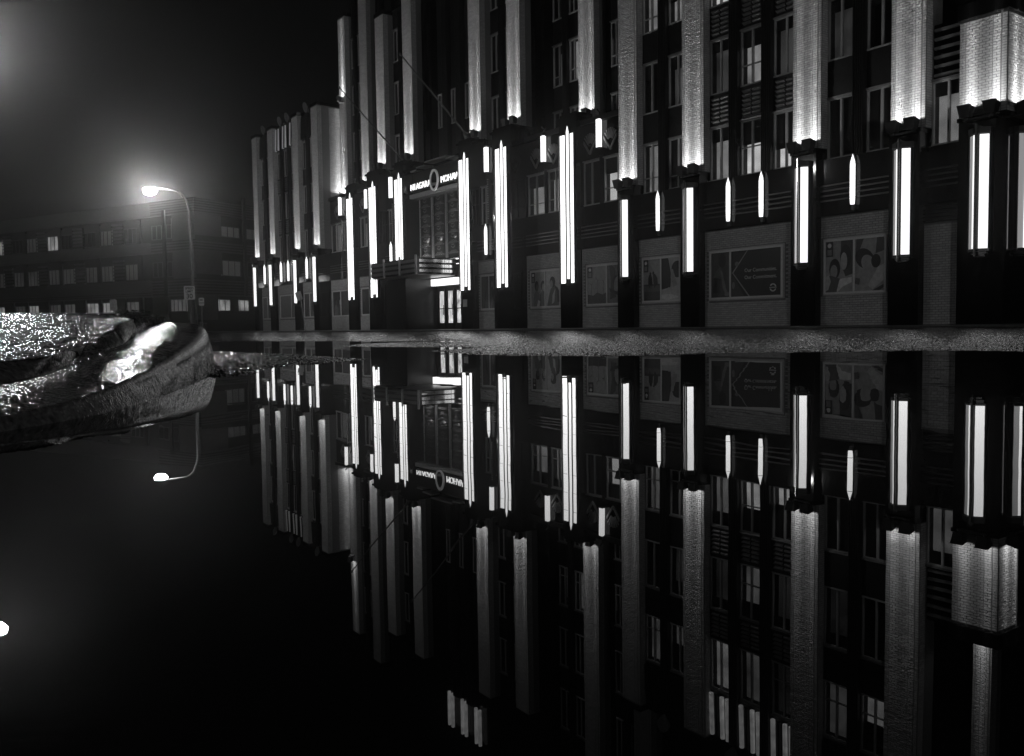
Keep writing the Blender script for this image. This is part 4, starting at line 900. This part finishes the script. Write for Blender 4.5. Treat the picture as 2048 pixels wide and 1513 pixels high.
K[14:, :, 2] += dsp[14:] * .8; K[:14, :, 0] += dsp[:14] * out[:, 0] * 2.2; K[:14, :, 1] += dsp[:14] * out[:, 1] * 2.2
grid_obj('kerb', K[..., 0], K[..., 1], K[..., 2], 'granite', 'structure', flip=True)
# pavement surface sloping up behind it
pv = 300; Tp = resample(TOPL, pv, 40); Cp = resample(CRST, pv, 20); nv = 240; Gs = []
for q in range(nv):
    f = (q / (nv - 1)) ** 1.5; p = Tp * (1 - f) + Cp * f; p[:, 2] += .02 * math.sin(math.pi * f); Gs.append(p)
for k in range(1, 6): p = Cp.copy(); p[:, 0] -= 3.2 * k; p[:, 1] -= 1.0 * k; p[:, 2] -= .02 * k; Gs.append(p)
G = np.array(Gs); G[..., 2] += (np.abs(fbm(G[..., 0], G[..., 1], 62, 31, 2)) * 2 - .28) * .008 + fbm(G[..., 0], G[..., 1], 6, 32, 3) * .012
PV = grid_obj('pavement', G[..., 0], G[..., 1], G[..., 2], 'pavement', 'structure', flip=True)
# broken edging blocks between pavement and kerb
Jb = resample(JNT, 240, 90); Tb = resample(TOPL, 240, 40)
for a, b in ((0, 60), (62, 108), (110, 150), (153, 205), (207, 239)):
    j, t = Jb[a:b], Tb[a:b]; rows = []
    e = np.minimum(np.arange(b - a), np.arange(b - a)[::-1]) / 4; e = np.clip(e, 0, 1); e = np.sqrt(1 - (1 - e) ** 2) * .02 - .02
    bk = t + (t - j) * np.array([.5, .5, 0]); 
    for q in range(12):
        f = q / 11; p = j * (1 - f) + t * f; p = p.copy(); p[:, :2] += (t - j)[:, :2] * .12
        p[:, 2] = (j[:, 2] - .05) * (1 - f ** .6) + (t[:, 2] + .004) * f ** .6; p[:, 2] += e * f; rows.append(p)
    for q in range(1, 5): f = q / 4; p = t * (1 - f) + bk * f; p[:, 2] = t[:, 2] + .004 + e - .03 * f * f; rows.append(p)
    Q = np.array(rows); Q[..., 2] += fbm(Q[..., 0], Q[..., 1], 9, 41 + a, 3) * .014 + fbm(Q[..., 0], Q[..., 1], 60, 42, 2) * .004
    o = grid_obj('edging_block', Q[..., 0], Q[..., 1], Q[..., 2], 'granite', None, flip=True); o.parent = PV
# weeds in the joint
def weed(x, y, z, n, h, label):
    t = thing('weed', (x, y, z), label, 'plant', 'weeds in the kerb joint'); m = MB(); rr = random.Random(int(x * 100))
    for i in range(n):
        a = rr.uniform(0, 2 * math.pi); l = h * rr.uniform(.5, 1.1); bx, by = x + rr.gauss(0, .03), y + rr.gauss(0, .03); sp_ = rr.uniform(.2, 1.0); wd = rr.uniform(.003, .006); p = []
        for k in range(4):
            f = k / 3; cx, cy, cz = bx + math.cos(a) * l * sp_ * f, by + math.sin(a) * l * sp_ * f, z + l * f * (1 - .35 * f * sp_); ww = wd * (1 - f * .9)
            p += [(cx - math.sin(a) * ww, cy + math.cos(a) * ww, cz), (cx + math.sin(a) * ww, cy - math.cos(a) * ww, cz)]
        m.add(p, [(2 * k, 2 * k + 1, 2 * k + 3, 2 * k + 2) for k in range(3)])
        for k in range(1, 4):
            f = k / 3.3; cx, cy, cz = bx + math.cos(a) * l * sp_ * f, by + math.sin(a) * l * sp_ * f, z + l * f * (1 - .35 * f * sp_); b_ = a + rr.uniform(-2, 2)
            m.add([(cx, cy, cz), (cx + .012 * math.cos(b_), cy + .012 * math.sin(b_), cz + .006), (cx + .026 * math.cos(b_ + .3), cy + .026 * math.sin(b_ + .3), cz + rr.uniform(-.006, .012))], [(0, 1, 2)])
    m.build('leaves', 'leaf', t)
    MB().tube([(x, y, z - .02), (x + .005, y, z + .02)], .012, 6).build('root', 'soil', t)
weed(38.95, 1.10, .25, 90, .085, 'larger dark weed tuft growing in the joint at the kerb end')
weed(38.9, 1.24, .25, 40, .055, 'smaller weed sprig at the kerb end, right of the larger tuft')

# ------------------------------------------------------------------ thin haze, added for the glow around the street lamps
if HAZE:
    hz = MB().box(-150, 70, -70, 70, -1.5, 26.5).build('haze', 'mortar', None, kind='stuff')
    m = bpy.data.materials.new('haze_air'); m.use_nodes = True; t = m.node_tree; t.nodes.clear(); o = t.nodes.new('ShaderNodeOutputMaterial'); v = t.nodes.new('ShaderNodeVolumePrincipled')
    v.inputs['Color'].default_value = (.9, .9, .9, 1); v.inputs['Density'].default_value = HAZE; v.inputs['Anisotropy'].default_value = .93
    t.links.new(v.outputs[0], o.inputs['Volume']); hz.data.materials.clear(); hz.data.materials.append(m)
